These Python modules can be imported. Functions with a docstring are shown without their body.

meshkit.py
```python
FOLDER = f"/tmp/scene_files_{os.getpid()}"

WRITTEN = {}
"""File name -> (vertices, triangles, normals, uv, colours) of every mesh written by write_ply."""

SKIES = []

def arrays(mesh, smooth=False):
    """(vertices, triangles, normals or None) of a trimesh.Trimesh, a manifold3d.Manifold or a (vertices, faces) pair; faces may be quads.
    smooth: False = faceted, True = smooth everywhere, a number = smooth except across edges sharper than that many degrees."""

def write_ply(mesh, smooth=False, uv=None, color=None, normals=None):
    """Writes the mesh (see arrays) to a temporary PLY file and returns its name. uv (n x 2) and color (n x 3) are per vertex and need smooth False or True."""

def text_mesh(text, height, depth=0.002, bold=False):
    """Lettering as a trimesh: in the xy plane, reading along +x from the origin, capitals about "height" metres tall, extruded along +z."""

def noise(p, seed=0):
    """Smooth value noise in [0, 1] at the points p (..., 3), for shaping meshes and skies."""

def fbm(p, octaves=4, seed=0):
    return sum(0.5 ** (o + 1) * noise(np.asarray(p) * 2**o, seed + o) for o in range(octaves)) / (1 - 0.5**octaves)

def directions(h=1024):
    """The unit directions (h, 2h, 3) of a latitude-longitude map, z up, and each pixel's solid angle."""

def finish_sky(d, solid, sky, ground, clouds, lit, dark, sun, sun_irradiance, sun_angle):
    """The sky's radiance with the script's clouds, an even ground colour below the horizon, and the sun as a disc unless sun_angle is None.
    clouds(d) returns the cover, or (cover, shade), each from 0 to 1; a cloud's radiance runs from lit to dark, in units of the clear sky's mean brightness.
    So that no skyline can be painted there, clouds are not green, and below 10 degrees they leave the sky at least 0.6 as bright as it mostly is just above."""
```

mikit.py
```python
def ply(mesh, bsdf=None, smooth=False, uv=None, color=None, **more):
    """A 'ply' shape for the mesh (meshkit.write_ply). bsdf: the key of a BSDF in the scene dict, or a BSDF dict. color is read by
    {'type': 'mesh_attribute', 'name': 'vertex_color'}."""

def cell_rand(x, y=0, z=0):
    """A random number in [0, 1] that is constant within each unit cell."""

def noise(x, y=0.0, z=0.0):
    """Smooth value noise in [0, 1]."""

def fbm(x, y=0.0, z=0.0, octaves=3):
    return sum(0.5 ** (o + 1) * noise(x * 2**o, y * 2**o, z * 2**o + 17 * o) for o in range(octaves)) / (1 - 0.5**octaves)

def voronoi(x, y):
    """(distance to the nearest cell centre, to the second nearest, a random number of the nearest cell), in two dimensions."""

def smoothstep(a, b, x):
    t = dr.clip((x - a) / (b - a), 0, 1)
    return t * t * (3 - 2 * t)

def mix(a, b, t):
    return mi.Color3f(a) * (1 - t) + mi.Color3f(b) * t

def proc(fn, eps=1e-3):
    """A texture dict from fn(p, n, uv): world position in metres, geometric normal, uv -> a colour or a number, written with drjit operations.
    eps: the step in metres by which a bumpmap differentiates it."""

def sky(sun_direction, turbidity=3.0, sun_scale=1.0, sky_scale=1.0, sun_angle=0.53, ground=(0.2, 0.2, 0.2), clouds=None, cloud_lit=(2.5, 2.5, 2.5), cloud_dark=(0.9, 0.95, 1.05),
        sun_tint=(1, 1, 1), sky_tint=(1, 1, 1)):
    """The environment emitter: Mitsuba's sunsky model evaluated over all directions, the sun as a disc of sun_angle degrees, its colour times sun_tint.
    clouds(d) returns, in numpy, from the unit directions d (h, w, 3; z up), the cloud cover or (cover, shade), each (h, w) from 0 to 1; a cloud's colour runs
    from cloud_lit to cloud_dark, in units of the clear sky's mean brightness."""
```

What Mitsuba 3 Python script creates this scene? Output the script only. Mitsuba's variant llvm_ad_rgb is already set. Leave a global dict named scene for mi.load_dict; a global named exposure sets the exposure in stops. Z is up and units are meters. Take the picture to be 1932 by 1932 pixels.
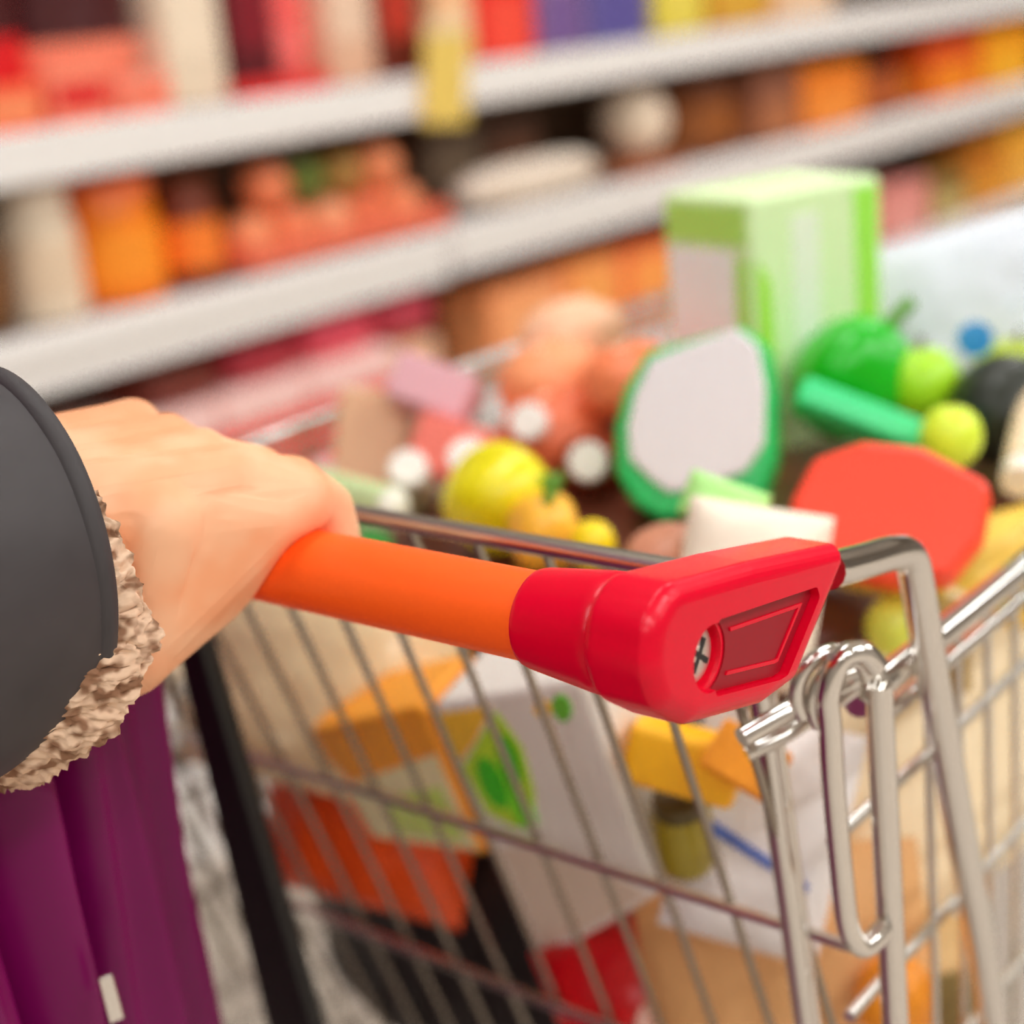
import math, random
import numpy as np, trimesh, manifold3d as m3
import mitsuba as mi, drjit as dr
import mikit, meshkit
from mikit import noise, fbm, smoothstep, mix
from shapely.geometry import Polygon, Point
T = mi.ScalarTransform4f
V = lambda *a: np.array(a, float)
random.seed(7)
RNG = np.random.default_rng(7)
scene, labels, MESHES = {}, {}, {}

# ------------------------------------------------------------------ camera, lamps, exposure
EYE = V(0, 0, 1.19)
FORWARD, UP = V(0.72904, 0.61289, -0.30474), V(0.29191, 0.12430, 0.94834)
exposure = 0.0
scene['camera'] = {'type': 'thinlens', 'fov': 35.29, 'fov_axis': 'x', 'aperture_radius': 0.0062, 'focus_distance': 0.475,
                   'near_clip': 0.02, 'far_clip': 60.0,
                   'to_world': T().look_at(origin=EYE.tolist(), target=(EYE + FORWARD).tolist(), up=UP.tolist())}
LAMP = [16.4, 16.6, 16.5]
LAMPS = [(x, y) for x in (-3.2, -1.2, 0.8, 2.8, 4.8) for y in (-2.9, -1.4, 0.7)]  # unseen rows behind the camera are added for frontal fill

# ------------------------------------------------------------------ helpers

def mat(name, col, rough=0.45, metal=0.0, spec=0.5, coat=0.0, sheen=0.0, **k):
    c = col if isinstance(col, dict) else {'type': 'rgb', 'value': [float(x) for x in col]}
    b = {'type': 'principled', 'base_color': c, 'roughness': rough, 'metallic': metal, 'specular': spec}
    if coat: b['clearcoat'] = coat; b['clearcoat_gloss'] = 0.95
    if sheen: b['sheen'] = sheen; b['sheen_tint'] = 0.7
    b.update(k)
    scene['m_' + name] = {'type': 'twosided', 'b': b}
    return 'm_' + name

def s2l(r, g, b):
    f = lambda c: (c / 255 / 12.92) if c < 10.3 else ((c / 255 + 0.055) / 1.055) ** 2.4
    return [f(r), f(g), f(b)]

_cols = {}
def col(r, g, b, rough=0.42, coat=0.0):
    key = (r, g, b, rough, coat)
    if key not in _cols:
        _cols[key] = mat('colour_%d' % len(_cols), s2l(r, g, b), rough, coat=coat)
    return _cols[key]

def key_for(name):
    taken = lambda k: k in labels or k in scene or any(x.startswith(k + '__') for x in scene)
    if not taken(name): return name
    i = 1
    while taken('%s_%03d' % (name, i)): i += 1
    return '%s_%03d' % (name, i)

def thing(name, label, cat, group=None):
    k = key_for(name)
    labels[k] = {'label': label, 'category': cat}
    if group: labels[k]['group'] = group
    return k

def part(parent, name, mesh, m, smooth=35, label=None, kind=None):
    k = key_for(parent + '__' + name)
    scene[k] = mikit.ply(mesh, m, smooth); MESHES[k] = mesh
    d = {}
    if label: d['label'] = label
    if kind: d['kind'] = kind
    if d: labels[k] = d
    return k

def struct(name, mesh, m, smooth=False):
    scene[name] = mikit.ply(mesh, m, smooth); labels[name] = {'kind': 'structure'}
    return name

def cat(*ms): return trimesh.util.concatenate([m for m in ms])

def man(mesh):
    return m3.Manifold(m3.Mesh(np.asarray(mesh.vertices, np.float32), np.asarray(mesh.faces, np.uint32)))

def tri(m):
    q = m.to_mesh(); return trimesh.Trimesh(q.vert_properties[:, :3], q.tri_verts, process=True)

def box(x0, x1, y0, y1, z0, z1, b=0.0):
    if b <= 0:
        m = trimesh.creation.box((x1 - x0, y1 - y0, z1 - z0)); m.apply_translation(((x0 + x1) / 2, (y0 + y1) / 2, (z0 + z1) / 2)); return m
    b = min(b, 0.45 * min(x1 - x0, y1 - y0, z1 - z0))
    pts = []
    for x, sx in ((x0, 1), (x1, -1)):
        for y, sy in ((y0, 1), (y1, -1)):
            for z, sz in ((z0, 1), (z1, -1)):
                pts += [(x, y + sy * b, z + sz * b), (x + sx * b, y, z + sz * b), (x + sx * b, y + sy * b, z)]
    return trimesh.convex.convex_hull(np.array(pts))

def rbox(w, h, d, r=0.006, sub=1):
    "rounded box about the origin: w along x, h along y, d along z"
    s = trimesh.creation.icosphere(subdivisions=sub, radius=r).vertices
    r2 = [(sx * (w / 2 - r), sy * (h / 2 - r), sz * (d / 2 - r)) for sx in (-1, 1) for sy in (-1, 1) for sz in (-1, 1)]
    return trimesh.convex.convex_hull(np.vstack([s + np.array(c) for c in r2]))

def slab(corners, vec, r=0.004):
    "rounded solid whose front face has these corners and which is as deep as vec"
    s = trimesh.creation.icosphere(subdivisions=1, radius=r).vertices
    c = np.array(corners, float); n = np.asarray(vec, float) / np.linalg.norm(vec)
    mid = c.mean(0)
    c = c + (mid - c) / np.linalg.norm(mid - c, axis=1, keepdims=True) * r + n * r
    pts = np.vstack([c, c + np.asarray(vec) - 2 * n * r])
    return trimesh.convex.convex_hull(np.vstack([s + p for p in pts]))

def frame(c, a, p=0.0, roll=0.0):
    "matrix that puts local x right, y up, z out of the front; the front looks along heading a and pitch p (degrees)"
    a, p, roll = map(math.radians, (a, p, roll))
    n = V(math.cos(a) * math.cos(p), math.sin(a) * math.cos(p), math.sin(p))
    u = V(-math.sin(a), math.cos(a), 0)
    v = np.cross(n, u)
    u, v = u * math.cos(roll) + v * math.sin(roll), v * math.cos(roll) - u * math.sin(roll)
    M = np.eye(4); M[:3, 0], M[:3, 1], M[:3, 2], M[:3, 3] = u, v, n, c
    return M

def put(mesh, M):
    m = mesh.copy(); m.apply_transform(M); return m

def catmull(pts, n=8, closed=False):
    p = np.array(pts, float); out = []
    k = len(p)
    for i in range(k if closed else k - 1):
        g = lambda j: p[j % k] if closed else p[min(max(j, 0), k - 1)]
        a, b, c, d = g(i - 1), g(i), g(i + 1), g(i + 2)
        for t in np.arange(n) / n:
            out.append(0.5 * ((2 * b) + (c - a) * t + (2 * a - 5 * b + 4 * c - d) * t * t + (3 * b - a - 3 * c + d) * t ** 3))
    if not closed: out.append(p[-1])
    return np.array(out)

def tube(path, r, n=10, closed=False):
    p = np.array(path, float); k = len(p)
    t = (np.roll(p, -1, 0) - np.roll(p, 1, 0)) if closed else np.gradient(p, axis=0)
    t /= np.linalg.norm(t, axis=1, keepdims=True) + 1e-12
    ref = V(0, 0, 1) if abs(t[0][2]) < 0.9 else V(1, 0, 0)
    u = np.cross(t[0], ref); u /= np.linalg.norm(u)
    rr = np.broadcast_to(np.asarray(r, float), (k,))
    ang = np.arange(n) * 2 * np.pi / n
    vs = []
    for i in range(k):
        u = u - t[i] * (u @ t[i]); u /= np.linalg.norm(u)
        w = np.cross(t[i], u)
        vs.append(p[i] + rr[i] * (np.cos(ang)[:, None] * u + np.sin(ang)[:, None] * w))
    vs = np.vstack(vs); fs = []
    m = k if closed else k - 1
    for i in range(m):
        a, b = i * n, ((i + 1) % k) * n
        for j in range(n):
            q = (j + 1) % n
            fs += [(a + j, a + q, b + q), (a + j, b + q, b + j)]
    if not closed:
        c0, c1 = len(vs), len(vs) + 1
        vs = np.vstack([vs, p[:1], p[-1:]])
        for j in range(n):
            q = (j + 1) % n
            fs += [(c0, q, j), (c1, (k - 1) * n + j, (k - 1) * n + q)]
    m = trimesh.Trimesh(vs, np.array(fs), process=False)
    return m

def rod(a, b, r, n=8): return tube([a, (V(*a) + V(*b)) / 2, b], r, n)

def lathe(profile, n=28, axis='z'):
    m = trimesh.creation.revolve(np.array(profile, float), sections=n)
    if axis == 'y': m.apply_transform(trimesh.transformations.rotation_matrix(-math.pi / 2, (1, 0, 0)))
    return m

def blob(rx, ry, rz, p=2.0, amp=0.0, freq=3.0, seed=0, sub=4):
    "superellipsoid with wrinkles"
    s = trimesh.creation.icosphere(subdivisions=sub)
    v = np.array(s.vertices)
    e = (np.abs(v) ** p).sum(1, keepdims=True) ** (-1 / p)
    v = v * e
    if amp: v = v * (1 + amp * (meshkit.fbm(s.vertices * freq + 31.7 + seed, 3, seed)[:, None] - 0.5) * 2)
    s.vertices = v * np.array([rx, ry, rz])
    return s

def pack(w, h, d, seed=0, amp=0.07, ends=True):
    "pillow pack of film: belly in the middle, crimped flat ends at top and bottom"
    n, m = 30, 34
    uu, vv = np.meshgrid(np.linspace(-1, 1, n), np.linspace(-1, 1, m))
    th = np.clip(1 - np.abs(uu) ** 2.6, 0, 1) ** 0.55 * np.clip(1 - np.abs(vv) ** 4, 0, 1) ** 0.6
    wr = (meshkit.fbm(np.stack([uu * 2.2, vv * 2.2, uu * 0 + seed * 3.1], -1).reshape(-1, 3), 3, seed).reshape(uu.shape) - 0.5)
    wx = uu * w / 2 * (0.93 + 0.07 * (1 - th)); hy = vv * h / 2
    z = th * d / 2 * (1 + amp * 6 * wr) + 0.0004
    zb = -(th * d / 2 * (1 + amp * 6 * wr[::-1])) - 0.0004
    A = np.stack([wx, hy, z], -1).reshape(-1, 3); B = np.stack([wx, hy, zb], -1).reshape(-1, 3)
    f = []
    idx = np.arange(n * m).reshape(m, n)
    a, b, c, e = idx[:-1, :-1].ravel(), idx[:-1, 1:].ravel(), idx[1:, 1:].ravel(), idx[1:, :-1].ravel()
    F1 = np.vstack([np.c_[a, b, c], np.c_[a, c, e]])
    F2 = F1[:, ::-1] + n * m
    ring = np.concatenate([idx[0, :], idx[1:, -1], idx[-1, -2::-1], idx[-2:0:-1, 0]])
    nx = np.roll(ring, -1)
    F3 = np.vstack([np.c_[ring, ring + n * m, nx + n * m], np.c_[ring, nx + n * m, nx]])
    return trimesh.Trimesh(np.vstack([A, B]), np.vstack([F1, F2, F3]), process=False)

def decal(quad, poly, normal, m, parent, name, thick=0.0006, label=None):
    "print on a face: poly in the face's (u, v) from 0 to 1, laid on the quad (corners: 00, 10, 11, 01), slightly proud"
    q = np.array(quad, float)
    tr = trimesh.creation.extrude_polygon(Polygon(poly), 1.0, engine='earcut')
    u, v, w = tr.vertices.T
    pos = q[0] * ((1 - u) * (1 - v))[:, None] + q[1] * (u * (1 - v))[:, None] + q[2] * (u * v)[:, None] + q[3] * ((1 - u) * v)[:, None]
    tr.vertices = pos + np.asarray(normal)[None] * ((w * 2 - 1) * thick)[:, None]
    return part(parent, name, tr, m, False, label)

def oval(cx, cy, rx, ry, rot=0, n=20):
    t = np.arange(n) * 2 * np.pi / n; c, s = math.cos(math.radians(rot)), math.sin(math.radians(rot))
    x, y = rx * np.cos(t), ry * np.sin(t)
    return list(zip(cx + x * c - y * s, cy + x * s + y * c))

def fuse(bones, edge=0.003, it=14):
    "one smooth skin over tapered bones (a, ra, b, rb) and webs [(centre, radius), ...]"
    s = trimesh.creation.icosphere(subdivisions=2).vertices
    tot = m3.Manifold()
    for b in bones:
        b = b if isinstance(b, list) else [(b[0], b[1]), (b[2], b[3])]
        h = trimesh.convex.convex_hull(np.vstack([s * r + np.array(c) for c, r in b]))
        tot = tot + man(h)
    tot = tot.refine_to_length(edge)
    t = tri(tot); t.merge_vertices()
    from scipy.sparse import coo_matrix
    e = t.edges_unique; n = len(t.vertices)
    A = coo_matrix((np.ones(2 * len(e)), (np.r_[e[:, 0], e[:, 1]], np.r_[e[:, 1], e[:, 0]])), (n, n)).tocsr()
    deg = np.maximum(np.asarray(A.sum(1)), 1)
    v = np.array(t.vertices)
    for i in range(it):
        for w in (0.5, -0.52): v = v + w * (A @ v / deg - v)
    off = np.linalg.norm(v - t.vertices, axis=1)
    t.vertices = np.where((off < 0.008)[:, None], v, t.vertices)
    return t

# ------------------------------------------------------------------ materials
CHROME = mat('chrome', (0.80, 0.77, 0.73), 0.10, 1.0)
SCREW = mat('screw_metal', (0.86, 0.80, 0.74), 0.42, 1.0)
GATEW = mat('gate_wire_dark_reflection', (0.40, 0.35, 0.29), 0.28, 1.0)  # wire metal darkened in colour to stand in for dark reflections
WIRE = mat('zinc_wire', (0.74, 0.71, 0.66), 0.24, 1.0)
ORANGE = mat('orange_grip', (1.0, 0.115, 0.008), 0.36, spec=0.45, coat=0.2)
RED = mat('crimson_plastic', (0.72, 0.0005, 0.022), 0.25, spec=0.22, coat=0.12)
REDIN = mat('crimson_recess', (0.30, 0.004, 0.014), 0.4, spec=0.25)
BLACK = mat('black_plastic', (0.008, 0.008, 0.008), 0.5)
SKIN = mat('skin', mikit.proc(lambda p, n, uv: mix((0.90, 0.50, 0.29), (0.86, 0.38, 0.19), smoothstep(0.4, 0.75, fbm(p.x * 45, p.y * 45, p.z * 45)))), 0.5, spec=0.35)
JACKET = mat('charcoal_cloth', mikit.proc(lambda p, n, uv: mix((0.034, 0.029, 0.031), (0.052, 0.045, 0.047), fbm(p.x * 60, p.y * 60, p.z * 60))), 0.62, sheen=0.3)
FLEECE = mat('fleece', mikit.proc(lambda p, n, uv: mix((0.26, 0.13, 0.07), (0.74, 0.52, 0.36), smoothstep(0.34, 0.60, fbm(p.x * 230, p.y * 230, p.z * 230, 2)))), 0.9, sheen=0.5)
SATIN = mat('purple_satin', (0.17, 0.001, 0.08), 0.3, spec=0.3, sheen=0.2)
RAILM = mat('white_enamel', (0.90, 0.87, 0.84), 0.4)
BOARD = mat('shelf_grey', (0.45, 0.42, 0.39), 0.5)
BACKP = mat('shelf_back', (0.20, 0.12, 0.07), 0.6)
WALLM = mat('wall_cream', (0.36, 0.32, 0.28), 0.7)
CEILM = mat('ceiling_white', (0.86, 0.84, 0.81), 0.8)
FLOORM = mat('floor_tile', mikit.proc(lambda p, n, uv: mix((0.40, 0.34, 0.28), (0.48, 0.42, 0.36), fbm(p.x * 9, p.y * 9, 0.0))), 0.5)
LEAF = mat('leaf_green', mikit.proc(lambda p, n, uv: mix((0.02, 0.33, 0.03), (0.03, 0.52, 0.06), fbm(p.x * 60, p.y * 60, p.z * 60))), 0.4)

# ------------------------------------------------------------------ the room
X0, X1, Y0, Y1, H = -5.0, 9.0, -4.5, 2.35, 2.95
struct('floor', box(X0, X1, Y0, Y1, -0.05, 0), FLOORM)
struct('ceiling', box(X0, X1, Y0, Y1, H, H + 0.05), CEILM)
struct('wall_left', box(X0, X1, Y1, Y1 + 0.05, 0, H), WALLM)
struct('wall_right', box(X0, X1, Y0 - 0.05, Y0, 0, H), WALLM)
struct('wall_back', box(X0 - 0.05, X0, Y0, Y1, 0, H), WALLM)
struct('wall_front', box(X1, X1 + 0.05, Y0, Y1, 0, H), WALLM)
HOUS = mat('lamp_housing', (0.8, 0.8, 0.8), 0.5)
DIFF = mat('lamp_diffuser', (0.8, 0.8, 0.8), 0.5)
for i, (x, y) in enumerate(LAMPS):
    k = thing('ceiling_lamp', 'long white ceiling lamp, rear rows added as frontal fill', 'lamp', 'lamps along the aisle ceiling')
    part(k, 'housing', box(x - 0.62, x + 0.62, y - 0.17, y + 0.17, H - 0.06, H, 0.01), HOUS)
    dm = trimesh.Trimesh([(x - .6, y - .15, H - .063), (x + .6, y - .15, H - .063), (x + .6, y + .15, H - .063), (x - .6, y + .15, H - .063)], [(0, 2, 1), (0, 3, 2)], process=False)
    dk = part(k, 'diffuser', dm, DIFF, False)
    scene[dk]['emitter'] = {'type': 'area', 'radiance': {'type': 'rgb', 'value': [c * (0.75 if y > 0 else 1.25) for c in LAMP]}}  # rear rows brightened as fill, the row ahead dimmed

# ------------------------------------------------------------------ shelving
YF = 1.75          # front edge of the boards
def bay(xa, xb, dz, label):
    k = thing('shelving_unit', label, 'shelves')
    part(k, 'back_panel', box(xa, xb, YF + 0.40, YF + 0.43, 0, 2.1), BACKP)
    for x in (xa + 0.02, xb - 0.02):
        part(k, 'upright', box(x - 0.018, x + 0.018, YF + 0.36, YF + 0.40, 0, 2.12, 0.003), BOARD)
    part(k, 'plinth', box(xa, xb, YF + 0.02, YF + 0.06, 0, 0.12), RAILM)
    for z, hgt in ((0.16, 0.06), (0.28, 0.065), (0.53, 0.045), (0.835, 0.08), (1.083, 0.066), (1.45, 0.066), (1.8, 0.066)):
        z = z + dz
        part(k, 'shelf_board', box(xa, xb, YF + 0.012, YF + 0.40, z - 0.03, z - 0.004, 0.002), BOARD)
        if hgt > 0.07:   # deep front: white lip above a recessed ticket channel
            part(k, 'price_rail', cat(box(xa, xb, YF - 0.004, YF + 0.012, z - 0.04, z, 0.004), box(xa, xb, YF + 0.006, YF + 0.012, z - hgt, z - 0.036, 0.002)), RAILM)
        else:
            part(k, 'price_rail', box(xa, xb, YF - 0.002, YF + 0.012, z - hgt, z, 0.004), RAILM)
    return k
bay(-0.6, 1.99, 0.0, 'near shelving bay with white price rails, behind the hand, red goods on top')
bay(2.0, 6.6, 0.006, 'far shelving bay with white price rails, running off to the right behind the cart')
k = thing('shelf_ticket', 'pale yellow paper ticket hanging at the joint between two shelving bays', 'label')
part(k, 'ticket', slab([V(1.9375, 1.7350, 1.0086), V(2.0426, 1.7350, 0.9967), V(2.0682, 1.7350, 1.1396), V(1.9658, 1.7350, 1.1470)], V(0, 0.006, 0), 0.002), col(238, 205, 105))
part(k, 'clip', box(1.9733, 2.0629, 1.732, 1.756, 1.1398, 1.1597, 0.003), col(240, 215, 170))

# ------------------------------------------------------------------ goods on the shelves
ZA, ZB, ZC, ZD = 1.0835, 0.8355, 0.5305, 0.2805
def xs(a, b): return sorted((a[0], b[0]))

def carton_good(x, z, h, c, c2, label, cat_='box', y=YF + 0.03, d=0.12, group=None, name='carton', band=(0.25, 0.7)):
    x0, x1 = x; g = 0.0015; x0 += g; x1 -= g
    k = thing(name, label, cat_, group)
    part(k, 'body', box(x0, x1, y, y + d, z, z + h, 0.004), c)
    w = x1 - x0
    q = [(x0, y, z), (x1, y, z), (x1, y, z + h), (x0, y, z + h)]
    decal(q, [(.1, band[0]), (.9, band[0]), (.9, band[1]), (.1, band[1])], (0, -1, 0), c2, k, 'front_label')
    qs = [(x0, y + d, z), (x0, y, z), (x0, y, z + h), (x0, y + d, z + h)]
    decal(qs, [(.1, band[0]), (.9, band[0]), (.9, band[1]), (.1, band[1])], (-1, 0, 0), c2, k, 'side_label')
    return k

def pouch_good(x, z, h, c, c2, label, cat_='packet', y=YF + 0.05, d=0.07, seed=0, name='packet', group=None, p=(0.62, 0.98)):
    x0, x1 = x; w = (x1 - x0) * 1.02
    k = thing(name, label, cat_, group)
    M = np.eye(4); M[:3, 0], M[:3, 1], M[:3, 2], M[:3, 3] = (1, 0, 0), (0, 0, 1), (0, -1, 0), ((x0 + x1) / 2, y + d / 2, z + h / 2)
    m = pack(w, h, d, seed)
    part(k, 'bag', put(m, M), c, True)
    yv = (m.vertices[:, 1] / h + 0.5)
    tr = m.triangles_center[:, 1] / h + 0.5
    sel = np.where((tr > p[0]) & (tr < p[1]))[0]
    sub = m.submesh([sel], append=True, repair=False); sub.vertices = sub.vertices * np.array([1.006, 1.0, 1.02])
    part(k, 'print', put(sub, M), c2, True)
    return k

def jar_good(x, z, h, c, lid, lab, label, cat_='jar', y=YF + 0.03, name='jar', group=None, neck=0.8):
    x0, x1 = x; r = (x1 - x0) / 2 * 0.98; cx, cy = (x0 + x1) / 2, y + r
    k = thing(name, label, cat_, group)
    t = T_(cx, cy, z)
    body = lathe([(0, 0), (r * .93, 0), (r, .06 * h), (r, .66 * h), (r * neck, .80 * h), (r * neck * .96, .87 * h), (0, .87 * h)])
    part(k, 'glass_body', put(body, t), c, 40)
    part(k, 'lid', put(lathe([(0, .86 * h), (r * neck * 1.03, .86 * h), (r * neck * 1.03, .98 * h), (r * neck * .97, h), (0, h)]), t), lid, 30)
    part(k, 'label_band', put(lathe([(r * .99, .16 * h), (r * 1.012, .17 * h), (r * 1.012, .6 * h), (r * .99, .61 * h)]), t), lab, 40)
    return k

def T_(x, y, z):
    M = np.eye(4); M[:3, 3] = (x, y, z); return M

def fruit(c, r, m, label, cat_, stalk=None, name='fruit', group=None, sq=0.92, a=0, tilt=0):
    k = thing(name, label, cat_, group)
    t = np.linspace(0, np.pi, 22)
    prof = [(max(0, r * math.sin(x)), -r * sq * math.cos(x) - 0.16 * r * math.exp(-((np.pi - x) / 0.3) ** 2)) for x in t]
    prof[0] = (0, prof[0][1]); prof[-1] = (0, prof[-1][1])
    M = T_(*c) @ trimesh.transformations.euler_matrix(math.radians(tilt), 0, math.radians(a))
    part(k, 'flesh', put(lathe(prof, 24), M), m, True)
    if stalk: part(k, 'stalk', put(tube([(0, 0, r * sq * .8), (0.001, 0, r * sq), (.004, 0, r * sq * 1.15)], [.0022, .0016, .002], 6), M), stalk, True)
    return k

CREAM = col(236, 216, 190); MAROON = col(92, 8, 22); CORAL = col(250, 95, 82); REDG = col(225, 22, 30); SALMON = col(252, 140, 110)
# top row, near bay
pouch_good(xs(V(1.1463, 1.8000, 1.0831), V(1.2907, 1.8000, 1.0805)), ZA, .30, REDG, col(70, 10, 14), 'red packet with dark maroon top, leftmost on the top shelf in the photo', seed=1, p=(.38, .8))
pouch_good(xs(V(1.2948, 1.8000, 1.0800), V(1.4702, 1.8000, 1.0776)), ZA, .30, SALMON, col(70, 6, 12), 'salmon packet with a dark red middle, left of the cream carton on the top shelf', seed=2, p=(.34, .6))
carton_good(xs(V(1.4796, 1.8000, 1.0873), V(1.5876, 1.8000, 1.0833)), ZA, .26, CREAM, col(246, 226, 200), 'plain cream carton between the salmon packet and the maroon carton, top shelf', 'carton')
carton_good(xs(V(1.5995, 1.8000, 1.0820), V(1.6911, 1.8000, 1.0802)), ZA, .27, MAROON, col(130, 8, 30), 'dark maroon carton right of the plain cream carton on the top shelf', 'carton')
pouch_good(xs(V(1.6932, 1.8000, 1.0800), V(1.7856, 1.8000, 1.0770)), ZA, .15, col(255, 118, 112), col(250, 90, 84), 'short coral pink packet between the maroon and the second cream carton, top shelf', seed=3)
carton_good(xs(V(1.7901, 1.8000, 1.0765), V(1.8978, 1.8000, 1.0724)), ZA, .26, col(228, 180, 150), col(240, 205, 178), 'beige carton right of the short coral packet on the top shelf', 'carton')
carton_good(xs(V(1.9026, 1.8000, 1.0719), V(2.0027, 1.8000, 1.0697)), ZA, .24, col(110, 35, 22), col(190, 50, 30), 'brown and red carton at the end of the near bay, left of the yellow ticket', 'carton')
for i, (a, b) in enumerate(((V(1.1617, 1.7900, 1.0811), V(1.2550, 1.7900, 1.0804)), (V(1.2628, 1.7900, 1.0795), V(1.3630, 1.7900, 1.0774)), (V(1.3716, 1.7900, 1.0764), V(1.4619, 1.7900, 1.0775)), (V(1.5830, 1.7900, 1.0797), V(1.7685, 1.7900, 1.0752)))):
    carton_good(xs(a, b), ZA, (.055, .07, .05, .022)[i], (col(250, 110, 70), SALMON, col(252, 150, 125), REDG)[i], (col(255, 150, 100), REDG, col(250, 120, 90), col(240, 60, 50))[i],
                ('flat orange box lying before the red packet on the top shelf', 'flat salmon box with a red front before the packets on the top shelf', 'flat pale pink box left of the plain cream carton, top shelf',
                 'very flat red box before the maroon carton on the top shelf')[i], 'box', y=YF + 0.002, d=0.026, name='flat_box')
# top row, far bay
FAR = ((V(2.0368, 1.8000, 1.0707), V(2.1366, 1.8000, 1.0683), (246, 190, 140), (250, 205, 160), 'peach carton at the start of the far bay, right behind the yellow ticket'),
       (V(2.1530, 1.8000, 1.1030), V(2.3001, 1.8000, 1.0955), (240, 45, 38), (250, 80, 60), 'bright red carton, first right of the yellow ticket on the top shelf'),
       (V(2.3091, 1.8000, 1.0948), V(2.4502, 1.8000, 1.0900), (140, 105, 150), (120, 90, 150), 'mauve carton between the bright red and the violet cartons, top shelf'),
       (V(2.4599, 1.8000, 1.0893), V(2.6557, 1.8000, 1.0857), (108, 98, 160), (95, 85, 155), 'violet blue carton left of the yellow carton on the top shelf'),
       (V(2.6737, 1.8000, 1.0843), V(2.8557, 1.8000, 1.0808), (222, 205, 62), (235, 215, 90), 'yellow carton right of the violet blue carton on the top shelf'),
       (V(2.8676, 1.8000, 1.0799), V(3.1111, 1.8000, 1.0740), (205, 135, 30), (222, 170, 60), 'amber carton right of the yellow carton on the top shelf'),
       (V(3.1243, 1.8000, 1.0731), V(3.3934, 1.8000, 1.0713), (240, 190, 140), (240, 205, 170), 'pale peach carton right of the amber carton at the top edge of the photo'))
for a, b, c, c2, lab in FAR:
    carton_good(xs(a, b), ZA + .006, .2, col(*c), col(*c2), lab, 'carton', band=(.03, .5))
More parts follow.
